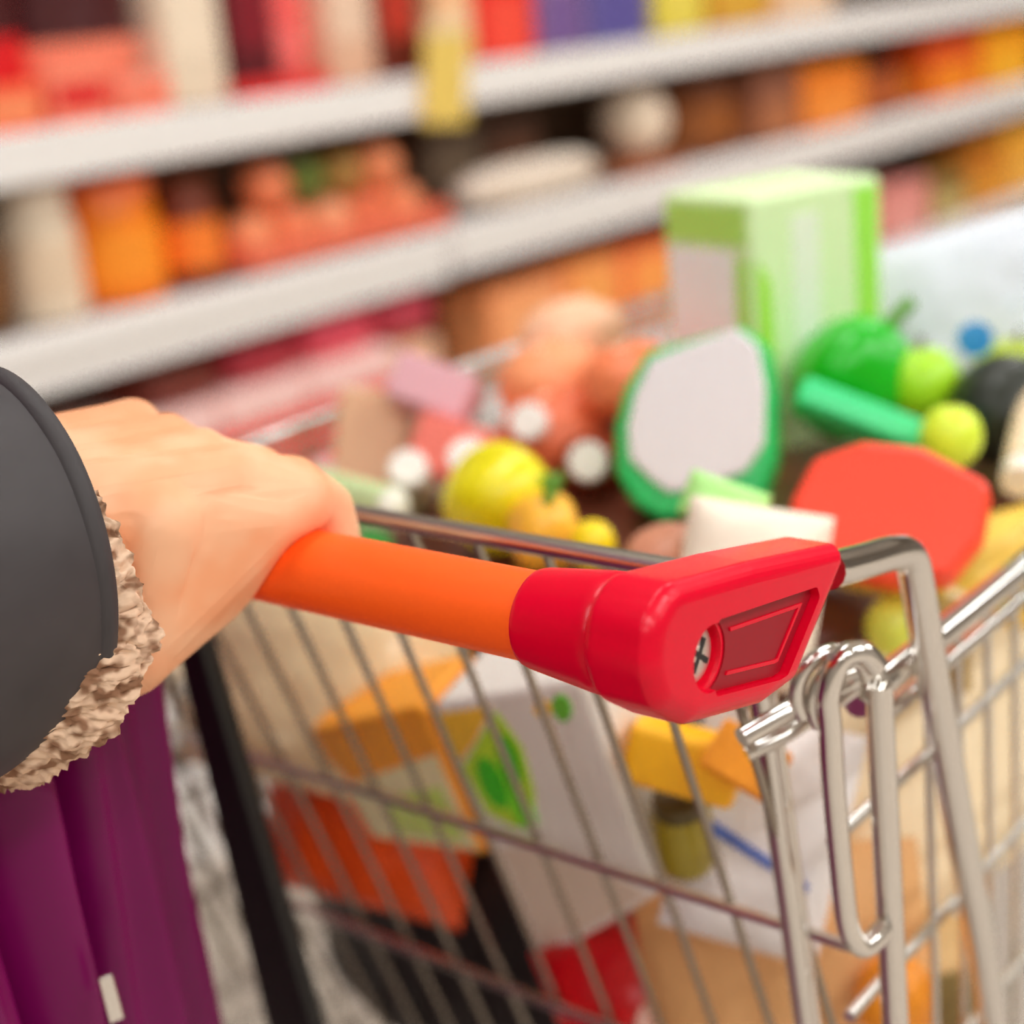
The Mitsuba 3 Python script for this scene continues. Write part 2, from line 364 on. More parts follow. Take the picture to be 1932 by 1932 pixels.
# middle row, near bay
jar_good(xs(V(1.1041, 1.8000, 0.8422), V(1.1904, 1.8000, 0.8374)), ZB, .17, col(98, 58, 14), col(70, 40, 15), col(120, 70, 20), 'olive brown jar at the left edge of the photo on the middle shelf')
jar_good(xs(V(1.2083, 1.8000, 0.8371), V(1.3160, 1.8000, 0.8289)), ZB, .175, CREAM, col(240, 222, 200), col(232, 205, 175), 'plain cream bottle between the olive brown jar and the orange jar', 'bottle', name='bottle', neck=.86)
jar_good(xs(V(1.3249, 1.8000, 0.8292), V(1.4619, 1.8000, 0.8179)), ZB, .165, col(250, 130, 22, .3), col(252, 120, 70), col(255, 150, 34), 'big orange jar with a coral lid right of the cream bottle', neck=.9)
jar_good(xs(V(1.4666, 1.8000, 0.8170), V(1.5562, 1.8000, 0.8101)), ZB, .15, col(125, 48, 14), col(110, 45, 14), col(252, 130, 40), 'brown jar with an orange label between the orange jar and the peaches')
PEACH = [col(248, 150, 100), col(244, 135, 88), col(250, 165, 118), col(238, 120, 76)]
ZT = ZB + .0068
xa, xb = 1.5677, 2.0111
k = thing('fruit_tray', 'shallow salmon tray holding the peaches on the middle shelf', 'tray')
part(k, 'base', box(xa, xb, YF + .015, YF + .19, ZT, ZT + .006, .002), col(240, 120, 90))
part(k, 'front_rim', box(xa, xb, YF + .010, YF + .016, ZT, ZT + .030, .002), col(240, 120, 90))
part(k, 'side_rim', box(xa - .003, xa + .004, YF + .015, YF + .19, ZT, ZT + .034, .002), col(240, 120, 90))
part(k, 'side_rim', box(xb - .004, xb + .003, YF + .015, YF + .19, ZT, ZT + .034, .002), col(240, 120, 90))
rr, n = .0385, 0
for j in range(5):
    fruit((xa + .045 + j * .0815, YF + .06, ZT + .0425), rr, PEACH[j % 4], '%s peach of the lower row in the salmon tray on the middle shelf' % ('leftmost', 'second from left', 'middle', 'second from right', 'rightmost')[j], 'peach', col(95, 60, 25), 'peach', 'peaches in the salmon tray')
for j in range(4):
    if j == 1:
        fruit((xa + .086 + j * .0815, YF + .062, ZT + .1075), rr * .92, col(100, 120, 40), 'green fruit among the peaches in the salmon tray', 'fruit', col(60, 80, 20), 'green_apple')
    elif j == 2:
        fruit((xa + .086 + j * .0815, YF + .062, ZT + .1075), rr * .95, col(176, 130, 62), 'olive brown pear coloured fruit right of the green one in the salmon tray', 'fruit', col(60, 80, 20), 'pear')
    else:
        fruit((xa + .086 + j * .0815, YF + .06, ZT + .1085), rr, PEACH[(j + 1) % 4], 'peach at the %s end of the upper row in the salmon tray' % ('left' if j == 0 else 'right'), 'peach', col(95, 60, 25), 'peach', 'peaches in the salmon tray')
# middle row, far bay
ZB2 = ZB + .006
carton_good(xs(V(2.0854, 1.8000, 0.7852), V(2.2389, 1.8000, 0.7775)), ZB2, .155, col(82, 62, 45), col(120, 100, 80), 'grey brown carton at the start of the far bay on the middle shelf', 'carton', y=YF + .12)
carton_good(xs(V(2.2464, 1.8000, 0.7763), V(2.4056, 1.8000, 0.7692)), ZB2, .14, col(78, 45, 28), col(110, 66, 44), 'dark brown carton left of the white melon on the middle shelf', 'carton', y=YF + .12)
k = thing('flour_sack', 'low cream sack lying at the front of the middle shelf, left below the white melon', 'sack')
M = np.eye(4); M[:3, 0], M[:3, 1], M[:3, 2], M[:3, 3] = (1, 0, 0), (0, 0, 1), (0, -1, 0), ((2.0908 + 2.4589) / 2, YF + .055, ZB2 + .035)
part(k, 'bag', put(blob(.19, .036, .045, 2.6, .06, 2.0, 4), M), col(238, 222, 204), True)
part(k, 'seam', put(box(-.175, .175, -.003, .003, .040, .046, .002), M), col(215, 190, 160))
fruit((2.6730, YF + .095, ZB2 + .0912), .0695, col(246, 224, 198), 'round creamy white melon on the middle shelf', 'melon', col(150, 110, 70), 'melon', sq=1.0)
k = thing('bread_board', 'brown wooden box under the white melon on the middle shelf', 'box')
xm = 2.6638
part(k, 'body', box(xm - .14, xm + .075, YF + .02, YF + .17, ZB2, ZB2 + .018, .003), col(176, 98, 52))
for j in range(3): part(k, 'slat', box(xm - .14, xm + .075, YF + .025 + j * .05, YF + .065 + j * .05, ZB2 + .0175, ZB2 + .0205, .001), col(150, 78, 40))
FARB = ((V(2.8087, 1.8200, 0.7357), V(3.0185, 1.8200, 0.7258), .165, (120, 60, 18), (150, 82, 26), 'brown jar right of the white melon', 'jar'),
        (V(3.0316, 1.8200, 0.7238), V(3.2249, 1.8200, 0.7125), .15, (140, 85, 62), (180, 110, 70), 'rosy brown carton right of the brown jar on the middle shelf', 'carton'),
        (V(3.2392, 1.8200, 0.7104), V(3.5305, 1.8200, 0.6929), .135, (240, 128, 34), (250, 150, 60), 'orange carton between two brown ones on the middle shelf', 'carton'),
        (V(3.5467, 1.8200, 0.6906), V(3.8470, 1.8200, 0.6814), .13, (150, 66, 30), (190, 95, 40), 'reddish brown jar between the orange cartons on the middle shelf', 'jar'),
        (V(3.8653, 1.8200, 0.6789), V(4.1907, 1.8200, 0.6631), .15, (225, 80, 20), (252, 145, 25), 'orange carton with a red top towards the right end of the middle shelf', 'carton'),
        (V(4.2115, 1.8200, 0.6604), V(4.5686, 1.8200, 0.6588), .15, (252, 160, 12), (255, 185, 40), 'golden yellow carton at the right end of the middle shelf', 'carton'),
        (V(4.5882, 1.8200, 0.6564), V(5.0077, 1.8200, 0.6369), .18, (150, 110, 20), (200, 150, 30), 'olive gold carton cut by the right edge of the photo, middle shelf', 'carton'))
for a, b, h, c, c2, lab, kind in FARB:
    if kind == 'jar': jar_good(xs(a, b), ZB2, h, col(*c), col(70, 25, 12), col(*c2), lab)
    else: carton_good(xs(a, b), ZB2, h, col(*c), col(*c2), lab, 'carton', band=(.05, .55))
# lower row, near bay
LOW = ((V(1.3063, 1.7800, 0.5747), V(1.4696, 1.7800, 0.5583), 'coral tray with a pale pink rim, half behind the wrist on the lower shelf'),
       (V(1.4736, 1.7800, 0.5572), V(1.6478, 1.7800, 0.5411), 'coral tray with a pale pink rim above the back of the hand'),
       (V(1.6522, 1.7800, 0.5399), V(1.8476, 1.7800, 0.5219), 'coral tray with a pale pink rim above the knuckles, rightmost of its row'))
for a, b, lab in LOW:
    x0, x1 = xs(a, b); x0 += .002; x1 -= .002
    k = thing('goods_tray', lab, 'tray')
    part(k, 'body', box(x0, x1, YF + .02, YF + .2, ZC, ZC + .095, .004), col(246, 84, 78))
    part(k, 'rim', box(x0, x1, YF + .012, YF + .205, ZC + .096, ZC + .146, .004), col(250, 205, 198))
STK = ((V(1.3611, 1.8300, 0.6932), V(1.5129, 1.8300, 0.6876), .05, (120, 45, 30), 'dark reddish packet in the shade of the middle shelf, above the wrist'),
       (V(1.5178, 1.8300, 0.6864), V(1.6736, 1.8300, 0.6745), .055, (176, 40, 55), 'raspberry packet on the middle coral tray'),
       (V(1.6791, 1.8300, 0.6732), V(1.8447, 1.8300, 0.6571), .06, (226, 75, 95), 'pink raspberry packet on the rightmost coral tray'),
       (V(1.8496, 1.8300, 0.6560), V(1.9877, 1.8300, 0.6480), .06, (200, 60, 80), 'deep pink packet right of the pink raspberry one, lower shelf'))
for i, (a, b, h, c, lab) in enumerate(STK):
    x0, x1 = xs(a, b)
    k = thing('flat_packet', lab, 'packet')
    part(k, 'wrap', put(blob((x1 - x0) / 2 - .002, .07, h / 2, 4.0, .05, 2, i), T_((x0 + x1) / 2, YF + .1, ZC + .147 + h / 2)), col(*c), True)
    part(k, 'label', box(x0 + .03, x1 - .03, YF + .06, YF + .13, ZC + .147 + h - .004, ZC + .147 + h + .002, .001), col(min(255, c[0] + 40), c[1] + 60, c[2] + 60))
carton_good(xs(V(1.8469, 1.7800, 0.4858), V(1.9714, 1.7800, 0.4701)), ZC, .13, col(238, 186, 150), col(240, 200, 175), 'beige carton right of the coral trays on the lower shelf', 'carton')
carton_good(xs(V(2.0413, 1.8400, 0.5793), V(2.1515, 1.8400, 0.5633)), ZC + .0065, .17, col(88, 50, 24), col(110, 60, 26), 'dark brown carton left of the orange cartons on the lower shelf', 'carton', y=YF + .17, d=.1)
ORB = ((V(2.1090, 1.8000, 0.5759), V(2.3248, 1.8000, 0.5563), .165, (244, 150, 92), (250, 168, 110), 'pale orange carton, left one of the three orange cartons on the lower shelf'),
       (V(2.3312, 1.8000, 0.5549), V(2.5086, 1.8000, 0.5363), .17, (250, 150, 80), (252, 165, 85), 'orange carton, middle one of the three orange cartons on the lower shelf'),
       (V(2.5157, 1.8000, 0.5348), V(2.7419, 1.8000, 0.5078), .165, (250, 120, 62), (255, 160, 78), 'deep orange carton left of the tall green carton'))
for a, b, h, c, c2, lab in ORB: carton_good(xs(a, b), ZC + .006, h, col(*c), col(*c2), lab, 'carton', band=(.2, .9))
FARC = ((V(2.7727, 1.8000, 0.6118), V(3.0712, 1.8000, 0.5796), .15, (225, 150, 110), (230, 170, 130), 'tan carton hidden behind the tall green carton'),
        (V(3.0848, 1.8000, 0.5771), V(3.5775, 1.8000, 0.5397), .15, (200, 130, 90), (220, 160, 110), 'light brown carton peeping out behind the tall green carton'),
        (V(3.6011, 1.8000, 0.5616), V(3.8747, 1.8000, 0.5434), .125, (236, 150, 140), (240, 165, 155), 'pink carton between the tall green carton and the olive jar'),
        (V(3.8935, 1.8000, 0.5404), V(4.1097, 1.8000, 0.5340), .11, (150, 120, 60), (222, 200, 130), 'olive carton with a pale label right of the pink carton'),
        (V(4.1233, 1.8000, 0.5319), V(4.3507, 1.8000, 0.5112), .15, (205, 120, 25), (235, 160, 50), 'brown orange carton above the white pack on the lower shelf'),
        (V(4.3655, 1.8000, 0.5090), V(4.7870, 1.8000, 0.4761), .17, (245, 170, 50), (250, 185, 80), 'light orange carton at the right edge of the lower shelf'))
for a, b, h, c, c2, lab in FARC: carton_good(xs(a, b), ZC + .006, h, col(*c), col(*c2), lab, 'carton', band=(.05, .5))
# bottom rows, glimpsed past the coat and through the cart
for i, (x, w, h, c, lab) in enumerate(((1.05, .16, .14, (228, 200, 165), 'cream carton on the low shelf seen past the purple coat'), (1.23, .15, .15, (240, 214, 180), 'pale cream carton on the low shelf beside the black cart bar'),
                                      (1.40, .15, .13, (215, 175, 135), 'tan carton on the low shelf behind the cart bar'), (1.57, .2, .15, (240, 220, 190), 'wide cream carton on the low shelf behind the cart'))):
    carton_good((x, x + w), ZD, h, col(*c), col(*(min(255, q + 14) for q in c)), lab, 'carton')

# ------------------------------------------------------------------ the trolley
cart = thing('shopping_cart', 'chrome wire supermarket trolley with an orange handle and crimson end caps, full of groceries', 'shopping cart')
HX, HZ, HR = 0.345, 1.0135, 0.0138           # axis and radius of the handle
YR, YL = 0.2500, 0.7200                       # right (near) and left end of the handle
def lathe_y(profile, y0=0.0, n=40):
    "profile of (radius, y)"
    m = trimesh.creation.revolve(np.array(profile, float), sections=n)
    v = m.vertices.copy(); m.vertices = np.c_[v[:, 0] + HX, v[:, 2] + y0, v[:, 1] + HZ]; m.invert(); m.fix_normals()
    return m
part(cart, 'handle_grip', lathe_y([(0, .270), (HR, .270), (HR, .700), (0, .700)], 0), ORANGE, 40, 'orange plastic grip')
def collar(s):     # s = 1: near end
    ys = [(.0, .2835), (.0143, .2835), (.0151, .2828), (.0155, .281), (.0165, .272), (.0180, .2585), (.0182, .2555), (.0176, .2545), (.0176, .2530), (.0184, .2520), (.0184, .240), (0, .240)]
    return ys
PLATE = [V(0.3325, 0.2275, 1.0379), V(0.3755, 0.2275, 1.0299), V(0.4299, 0.2275, 1.0180), V(0.4302, 0.2275, 1.0108), V(0.4111, 0.2275, 0.9948), V(0.3969, 0.2275, 0.9827), V(0.3777, 0.2275, 0.9827), V(0.3378, 0.2275, 0.9929), V(0.3219, 0.2275, 1.0044), V(0.3176, 0.2275, 1.0177), V(0.3216, 0.2275, 1.0313)]
RECESS = [V(0.3529, 0.2275, 1.0198), V(0.4088, 0.2275, 1.0101), V(0.4102, 0.2275, 1.0066), V(0.3893, 0.2275, 0.9892), V(0.3851, 0.2275, 0.9895), V(0.3495, 0.2275, 0.9986)]
HOLE = V(0.3488, 0.2295, 1.0102)
def xz(pts): return [(p[0], p[2]) for p in pts]
def rounded_plate(poly, y0, y1, r):
    "plate in the xz plane from y0 to y1 with an edge rounded by r on the y0 side"
    lay = []
    for i in range(10):
        a = i / 9 * math.pi / 2
        lay.append((r * (1 - math.sin(a)), y0 + r * (1 - math.cos(a))))
    lay.append((0.0, y1))
    pts = []
    for off, y in lay:
        q = poly.buffer(-off)
        c = np.array(q.exterior.coords)
        pts.append(np.c_[c[:, 0], np.full(len(c), y), c[:, 1]])
    tot = None
    for a, b in zip(pts[:-1], pts[1:]):
        h = man(trimesh.convex.convex_hull(np.vstack([a, b + np.array([0, 1e-5, 0])])))
        tot = h if tot is None else tot + h
    return tot
def rounded_plate2(poly, y0, y1, r):
    "edge rounded by r on the front and by less on the back"
    back = tri(rounded_plate(poly.buffer(-.0005), y0, y1, .004)); v = back.vertices.copy(); v[:, 1] = y0 + y1 - v[:, 1]
    back = trimesh.Trimesh(v, back.faces[:, ::-1])
    return rounded_plate(poly, y0, y1, r) ^ man(back)
def prism(poly, y0, y1):
    t = trimesh.creation.extrude_polygon(poly, y1 - y0, engine='earcut')
    v = t.vertices.copy(); t.vertices = np.c_[v[:, 0], y1 - v[:, 2], v[:, 1]]; t.fix_normals()
    return man(t)
raw_ = Polygon(xz(PLATE)); left_ = raw_.buffer(-.013).buffer(.013, 32); xm_ = float(np.mean([q[0] for q in PLATE]))
from shapely.geometry import box as sbox
plate_poly = left_.union(raw_.buffer(-.004).buffer(.004).intersection(sbox(xm_ + .004, 0, 9, 9))).buffer(.003).buffer(-.003)
rec_poly = Polygon(xz(RECESS)).buffer(-.0015).buffer(.0015)
hole_poly = Point(HOLE[0], HOLE[2]).buffer(.0099, 24)
def end_cap(name, mirror):
    flip = (lambda m: m) if not mirror else (lambda m: (lambda q: (q.invert(), q)[1])(trimesh.Trimesh(np.c_[m.vertices[:, 0], (YR + YL) - m.vertices[:, 1], m.vertices[:, 2]], m.faces)))
    solid = rounded_plate2(plate_poly, .2255, .2490, .0075) + man(lathe_y(collar(1)))
    solid = solid - prism(rec_poly.buffer(.0004), .21, .2290) - prism(hole_poly, .21, .2350)
    k = part(cart, name, flip(tri(solid)), RED, 40, 'crimson plastic end cap')
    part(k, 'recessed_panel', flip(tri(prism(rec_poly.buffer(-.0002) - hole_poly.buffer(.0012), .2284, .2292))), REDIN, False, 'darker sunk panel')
    part(k, 'rib', flip(tri(prism((rec_poly.buffer(-.0042) - rec_poly.buffer(-.0053)) - hole_poly.buffer(.004), .2278, .2288))), RED, False)
    ring = []
    for rr, yy in ((.0097, .2349), (.0097, .2330), (.0082, .2312), (.0060, .2306), (.0028, .2303), (.0026, .2301), (0, .2300)): ring.append((rr, yy))
    sc = trimesh.creation.revolve(np.array(ring), sections=28); v = sc.vertices.copy()
    sc.vertices = np.c_[v[:, 0] + HOLE[0], v[:, 2], v[:, 1] + HOLE[2]]; sc.fix_normals()
    s = part(k, 'screw', flip(sc), SCREW, 30, 'bright metal screw')
    for da in (38, 128):
        bar = trimesh.creation.box((.0105, .0008, .0017)); bar.apply_transform(trimesh.transformations.rotation_matrix(math.radians(da), (0, 1, 0))); bar.apply_translation((HOLE[0], .2303, HOLE[2]))
        part(k, 'screw_slot', flip(bar), BLACK, False)
end_cap('end_cap', False)
end_cap('end_cap', True)
MY = (YR + YL)
# bent frame tubes from the caps down to the chassis
for m in (0, 1):
    mm = (lambda q: q) if not m else (lambda q: [(a, MY - b, z) for a, b, z in q])
    pth = [(0.4312, 0.2335, 1.0069), (0.4536, 0.2335, 1.0024), (0.4766, 0.2335, 0.9979), (0.4889, 0.2335, 0.9929), (0.4950, 0.2335, 0.9817), (0.5062, 0.2335, 0.9436), (0.5264, 0.2335, 0.8786), (0.5600, 0.2335, 0.7700), (0.6104, 0.2408, 0.5964), (0.6720, 0.2576, 0.3948), (0.7168, 0.2632, 0.2156), (0.7392, 0.2632, 0.0980)]
    part(cart, 'frame_tube', tube(catmull(mm((pth)), 6), .0062, 14), CHROME, 60)
    post = [(0.4346, 0.2649, 0.9817), (0.4413, 0.2649, 0.9436), (0.4614, 0.2643, 0.8070), (0.4794, 0.2643, 0.6860), (0.5006, 0.2643, 0.5292)]
    part(cart, 'corner_post', tube(catmull(mm((post)), 5), .0053, 12), CHROME, 60)
    post2 = [(0.4530, 0.2279, 0.9598), (0.4570, 0.2279, 0.8932), (0.4609, 0.2279, 0.8215), (0.4682, 0.2279, 0.6860), (0.4771, 0.2279, 0.5292)]
    arch = [(0.4374, 0.2380, 0.9492), (0.4368, 0.2380, 0.9604), (0.4402, 0.2352, 0.9722), (0.4469, 0.2307, 0.9733), (0.4519, 0.2279, 0.9666)]
    # the side post runs up over an arch and comes down again as a long hook: one bent rod
    hook = [(0.4530, 0.2279, 0.8658), (0.4491, 0.2290, 0.8635), (0.4452, 0.2313, 0.8613), (0.4418, 0.2335, 0.8652), (0.4399, 0.2352, 0.8742), (0.4385, 0.2363, 0.8988), (0.4374, 0.2374, 0.9268)]
    part(cart, 'side_post', tube(catmull(mm((post2[::-1])), 5), .0048, 12), CHROME, 60)
    part(cart, 'hook', tube(catmull(mm((hook + arch)), 6), .0041, 12), CHROME, 60)
    ring = [(.4441 + .0095 * math.cos(t), .2402 - .0084 * math.cos(t), .9587 + .0140 * math.sin(t)) for t in np.linspace(-.4, math.pi + .6, 18)]
    part(cart, 'hinge_loop', tube(mm((ring)), .0029, 10), CHROME, 60)
    part(cart, 'hinge_loop', tube(mm(([(a + .0045, b - .0034, c - .0045) for a, b, c in ring])), .0029, 10), CHROME, 60)
    part(cart, 'hinge_pin', tube(mm(([(0.4166, 0.2598, 0.9481), (0.4312, 0.2531, 0.9520), (0.4502, 0.2442, 0.9559), (0.4682, 0.2397, 0.9559)])), .0038, 10), CHROME, 60)
    part(cart, 'hinge_pin', tube(mm(([(0.4301, 0.2666, 0.9346), (0.4413, 0.2576, 0.9391), (0.4525, 0.2475, 0.9470), (0.4659, 0.2419, 0.9514)])), .003, 10), CHROME, 60)
# rear gate, hinged at the top, leaning forward
def gate(y, z, off=0.0): return (.405 + .35 * (1.01 - z) + off * .944, y, z + off * .33)
part(cart, 'gate_rod', rod((.405, .246, 1.010), (.405, .722, 1.010), .0036, 12), WIRE, 60)
gy = [.2645 + .0312 * i for i in range(15)]
for y in gy:
    pts = [gate(y, 1.0075, -.001), gate(y, .98), gate(y, .9), gate(y, .8), gate(y, .7), gate(y, .62)]
    part(cart, 'gate_wire', tube(catmull(pts, 4), .0017, 8), GATEW, 60)
for z in (.852, .7385, .63):
    part(cart, 'gate_crossbar', rod(gate(.2385, z, -.0035), gate(.718, z, -.0035), .0024, 10), CHROME, 60)
# the black upright on the gate
def gp(y, z, o): return V(*gate(y, z, o))
BU = [V(.4440, .5600, .640), V(.4440, .5225, .652), V(.380, .5000, .985), V(.380, .5080, .982)]
part(cart, 'black_upright', slab(BU, V(.010, 0, .002), .003), BLACK, 30, 'black plastic upright')
# basket sides, front, floor
XF, ZR, ZF = 1.16, .9447, .60
for m in (0, 1):
    my = (lambda y: y) if not m else (lambda y: YR + YL - y)
    part(cart, 'basket_rail', tube(catmull([(.465, my(.2425), ZR), (.56, my(.2425), ZR), (.8, my(.2425), ZR), (1.12, my(.2425), ZR)], 4), .0056, 12), CHROME, 60)
    part(cart, 'lower_rail', tube([(.482, my(.2436), ZR - .0146), (.8, my(.2436), ZR - .0146), (1.12, my(.2436), ZR - .0146)], .0033, 10), CHROME, 60)
    for z in (.8977, .82, .75, .68, .61):
        part(cart, 'side_crossbar', tube([(.439 + (.961 - z) * .12, my(.2440), z + .001), (.67, my(.2440), z), (1.14, my(.248), z)], .0024, 8), WIRE, 60)
    for i in range(22):
        x = .527 + i * .0285
        part(cart, 'side_wire', tube([(x, my(.2450), ZR - .009), (x + .008, my(.2465), .80), (x + .016, my(.250), ZF)], .0018, 7), WIRE, 60)
part(cart, 'front_rail', rod((1.12, .2425, ZR), (1.12, MY - .2425, ZR), .005, 12), CHROME, 60)
for i in range(15):
    y = .262 + i * .0316
    part(cart, 'front_wire', tube([(1.12, y, ZR - .003), (1.135, y, .8), (1.15, y, ZF)], .0016, 7), WIRE, 60)
    part(cart, 'floor_wire', tube([(.44, y, ZF), (.8, y, ZF - .002), (1.15, y, ZF)], .0018, 7), WIRE, 60)
for x in (.5, .75, 1.0):
    part(cart, 'floor_crossbar', rod((x, .250, ZF - .006), (x, .72, ZF - .006), .003, 8), CHROME, 60)
# chassis and wheels
for m in (0, 1):
    my = (lambda y: y) if not m else (lambda y: YR + YL - y)
    part(cart, 'chassis_tube', tube(catmull([(.735, my(.264), .08), (.9, my(.27), .12), (1.2, my(.29), .21), (1.28, my(.31), .22)], 5), .012, 12), CHROME, 60)
    part(cart, 'chassis_strut', rod((1.10, my(.28), .185), (1.08, my(.265), ZF - .006), .010, 10), CHROME, 60)
    for x, y in ((.76, .264), (1.24, .30)):
        w = part(cart, 'wheel', put(lathe([(.012, -.014), (.05, -.014), (.0625, -.008), (.0625, .008), (.05, .014), (.012, .014), (.012, -.014)], 24, 'y'), T_(x, my(y), .0625)), BLACK, 40)
        part(cart, 'wheel_fork', box(x - .012, x + .012, my(y) - .022, my(y) + .022, .115, .20, .004), CHROME)
        part(w, 'axle', rod((x, my(y) - .022, .0625), (x, my(y) + .022, .0625), .006), CHROME, 60)
        for sy in (-.0205, .0205):
            part(cart, 'fork_cheek', box(x - .010, x + .010, my(y) + sy - .0015, my(y) + sy + .0015, .05, .12, .001), CHROME)

from shapely import affinity
# ------------------------------------------------------------------ groceries in the trolley
def boxy(name, label, cat_, M, w, h, d, m, r=.004, group=None, pname='body'):
    k = thing(name, label, cat_, group); part(k, pname, put(rbox(w, h, d, r), M), m, 40); return k
def face(M, w, h, z):
    c = [(-w / 2, -h / 2, z), (w / 2, -h / 2, z), (w / 2, h / 2, z), (-w / 2, h / 2, z)]
    return [(M @ np.array([*p, 1]))[:3] for p in c]
WHITE = col(240, 240, 240); LIME = col(168, 232, 60); PALEG = col(218, 243, 188)
# tall pale green carton
k = thing('tall_carton', 'tall pale green carton with a white front label standing up out of the cart', 'carton')
A, B, C = V(.786, .520), V(.769, .458), V(.857, .429); D = A + C - B
def col4(z): return [V(*q, z) for q in (A, B, C, D)]
s_ = trimesh.creation.icosphere(subdivisions=1, radius=.004).vertices
part(k, 'body', trimesh.convex.convex_hull(np.vstack([s_ + p for z in (.855, 1.070) for p in col4(z)])), PALEG, 40)
nl = V(B[1] - A[1], A[0] - B[0], 0); nl = nl / np.linalg.norm(nl); nl = nl if nl[0] < 0 else -nl
nr = V(C[1] - B[1], B[0] - C[0], 0); nr = nr / np.linalg.norm(nr); nr = nr if nr[1] < 0 else -nr
o = .0041
qL = [V(*A, .86) + nl * o, V(*B, .86) + nl * o, V(*B, 1.069) + nl * o, V(*A, 1.069) + nl * o]
qR = [V(*B, .86) + nr * o, V(*C, .86) + nr * o, V(*C, 1.069) + nr * o, V(*B, 1.069) + nr * o]
decal(qL, [(.02, .4), (.84, .4), (.84, .88), (.02, .88)], nl, col(246, 246, 250), k, 'front_label', label='white label')
decal(qL, [(.0, .90), (1, .90), (1, 1), (0, 1)], nl, col(186, 236, 110), k, 'lime_band')
decal(qL, [(.86, .2), (1, .2), (1, .86), (.9, .86)], nl, LIME, k, 'corner_stripe')
decal(qR, [(0, .2), (.16, .2), (.10, .8), (.0, .86)], nr, LIME, k, 'corner_stripe')
decal(qR, [(.28, .5), (.5, .5), (.5, .96), (.28, .96)], nr, col(232, 242, 222), k, 'pale_stripe')
decal(qR, [(.82, .55), (1, .5), (1, 1), (.8, 1)], nr, col(160, 235, 80), k, 'lime_edge')
# white pack with a blue dot
M = frame(V(.925, .400, .955), 214, 14, 10)
k = thing('white_pack', 'big white film pack with a round blue mark, right of the tall green carton', 'pack')
part(k, 'bag', put(pack(.135, .155, .05, 5, .05), M), col(214, 220, 230), True)
part(k, 'blue_mark', put(lathe([(0, -.004), (.0095, -.004), (.0095, .0015), (0, .0025)], 24), frame(V(0.8225, 0.3520, 0.9899), 214, 14)), col(28, 138, 200), 30, 'round blue mark')
part(k, 'grey_stripe', put(box(-.03, .03, .022, .027, .0225, .0245, .0008), M), col(214, 226, 238))
# round white faced tub with a green body
c = V(.652, .425, .982)
M = frame(c, 207, 20, 0)
k = thing('green_tub', 'bright green tub with a big white front, tipped forward in mid cart', 'tub')
oct_ = Polygon([(-.031, .010), (-.022, .028), (.000, .036), (.024, .043), (.034, .034), (.0375, .012), (.036, -.018), (.026, -.032), (.002, -.040), (-.014, -.042), (-.022, -.036), (-.034, -.024), (-.035, -.008)]).buffer(.002)
oct_ = affinity.translate(affinity.scale(oct_, .90, .90), 0, .0035)
rim = Polygon([(-.036, .016), (-.024, .035), (.002, .041), (.026, .046), (.038, .036), (.041, .012), (.040, -.022), (.034, -.038), (.004, -.046), (-.018, -.050), (-.032, -.042), (-.041, -.026), (-.041, -.004)]).buffer(.002)
rim = affinity.scale(rim, .93, .95)
def ex(poly, z0, z1, b=.003):
    h = trimesh.convex.convex_hull(np.vstack([np.c_[np.array(poly.buffer(-b).exterior.coords)[:, :2], np.full(len(poly.buffer(-b).exterior.coords), z)] for z in (z0, z1)] + [np.c_[np.array(poly.exterior.coords)[:, :2], np.full(len(poly.exterior.coords), z)] for z in (z0 + b, z1 - b)]))
    return h
TUBG = col(16, 190, 92, .3)
part(k, 'body', put(ex(rim, -.050, 0), M), TUBG, 35)
part(k, 'white_front', put(ex(oct_, -.002, .0035, .0015), M), col(228, 225, 228), 35, 'white front')
# mint green bar box behind it, green pepper, lime ball
boxy('mint_box', 'long mint green box slanting down to the right from the green tub', 'box', frame(V(.722, .367, .968), 218, 30, -27), .075, .016, .03, col(60, 220, 138, .35), .004)
k = thing('green_pepper', 'dark green bell pepper behind the mint green box', 'pepper')
lob = trimesh.creation.icosphere(subdivisions=4); v = lob.vertices
ang = np.arctan2(v[:, 1], v[:, 0]); rad = 1 + .09 * np.cos(4 * ang) * (1 - v[:, 2] ** 2)
lob.vertices = v * np.c_[rad * .032, rad * .032, np.full(len(v), .036)]
part(k, 'flesh', put(lob, T_(.787, .408, .972) @ trimesh.transformations.euler_matrix(.5, .4, 0)), col(8, 178, 14, .25), True)
part(k, 'stalk', put(tube([(0, 0, .030), (.001, 0, .042), (.006, 0, .052)], [.005, .004, .0045], 8), T_(.787, .408, .972) @ trimesh.transformations.euler_matrix(.5, .4, 0)), col(90, 150, 40), True)
fruit(V(.800, .374, .969), .022, col(168, 222, 30, .3), 'bright lime green apple right of the dark green pepper', 'apple', col(90, 80, 30), 'apple', sq=.96)
fruit(V(.712, .317, .968), .015, col(216, 240, 60, .3), 'small yellow green lime above the red orange lid', 'lime', None, 'lime', sq=1.05)
k = thing('avocado', 'very dark avocado at the right edge of the cart', 'avocado')
part(k, 'flesh', put(blob(.034, .030, .030, 2.0, .03, 6, 3), T_(.806, .328, .956)), mat('avocado_skin', (.012, .016, .008), .4), True)
part(k, 'stalk', put(lathe([(0, 0), (.004, 0), (.003, .004), (0, .005)], 10), T_(.840, .328, .956) @ trimesh.transformations.euler_matrix(0, math.pi / 2, 0)), col(90, 70, 30), True)
fruit(V(.887, .354, .950), .028, col(170, 190, 30, .35), 'olive green apple at the right edge behind the avocado', 'apple', col(90, 80, 30), 'apple', sq=.96)
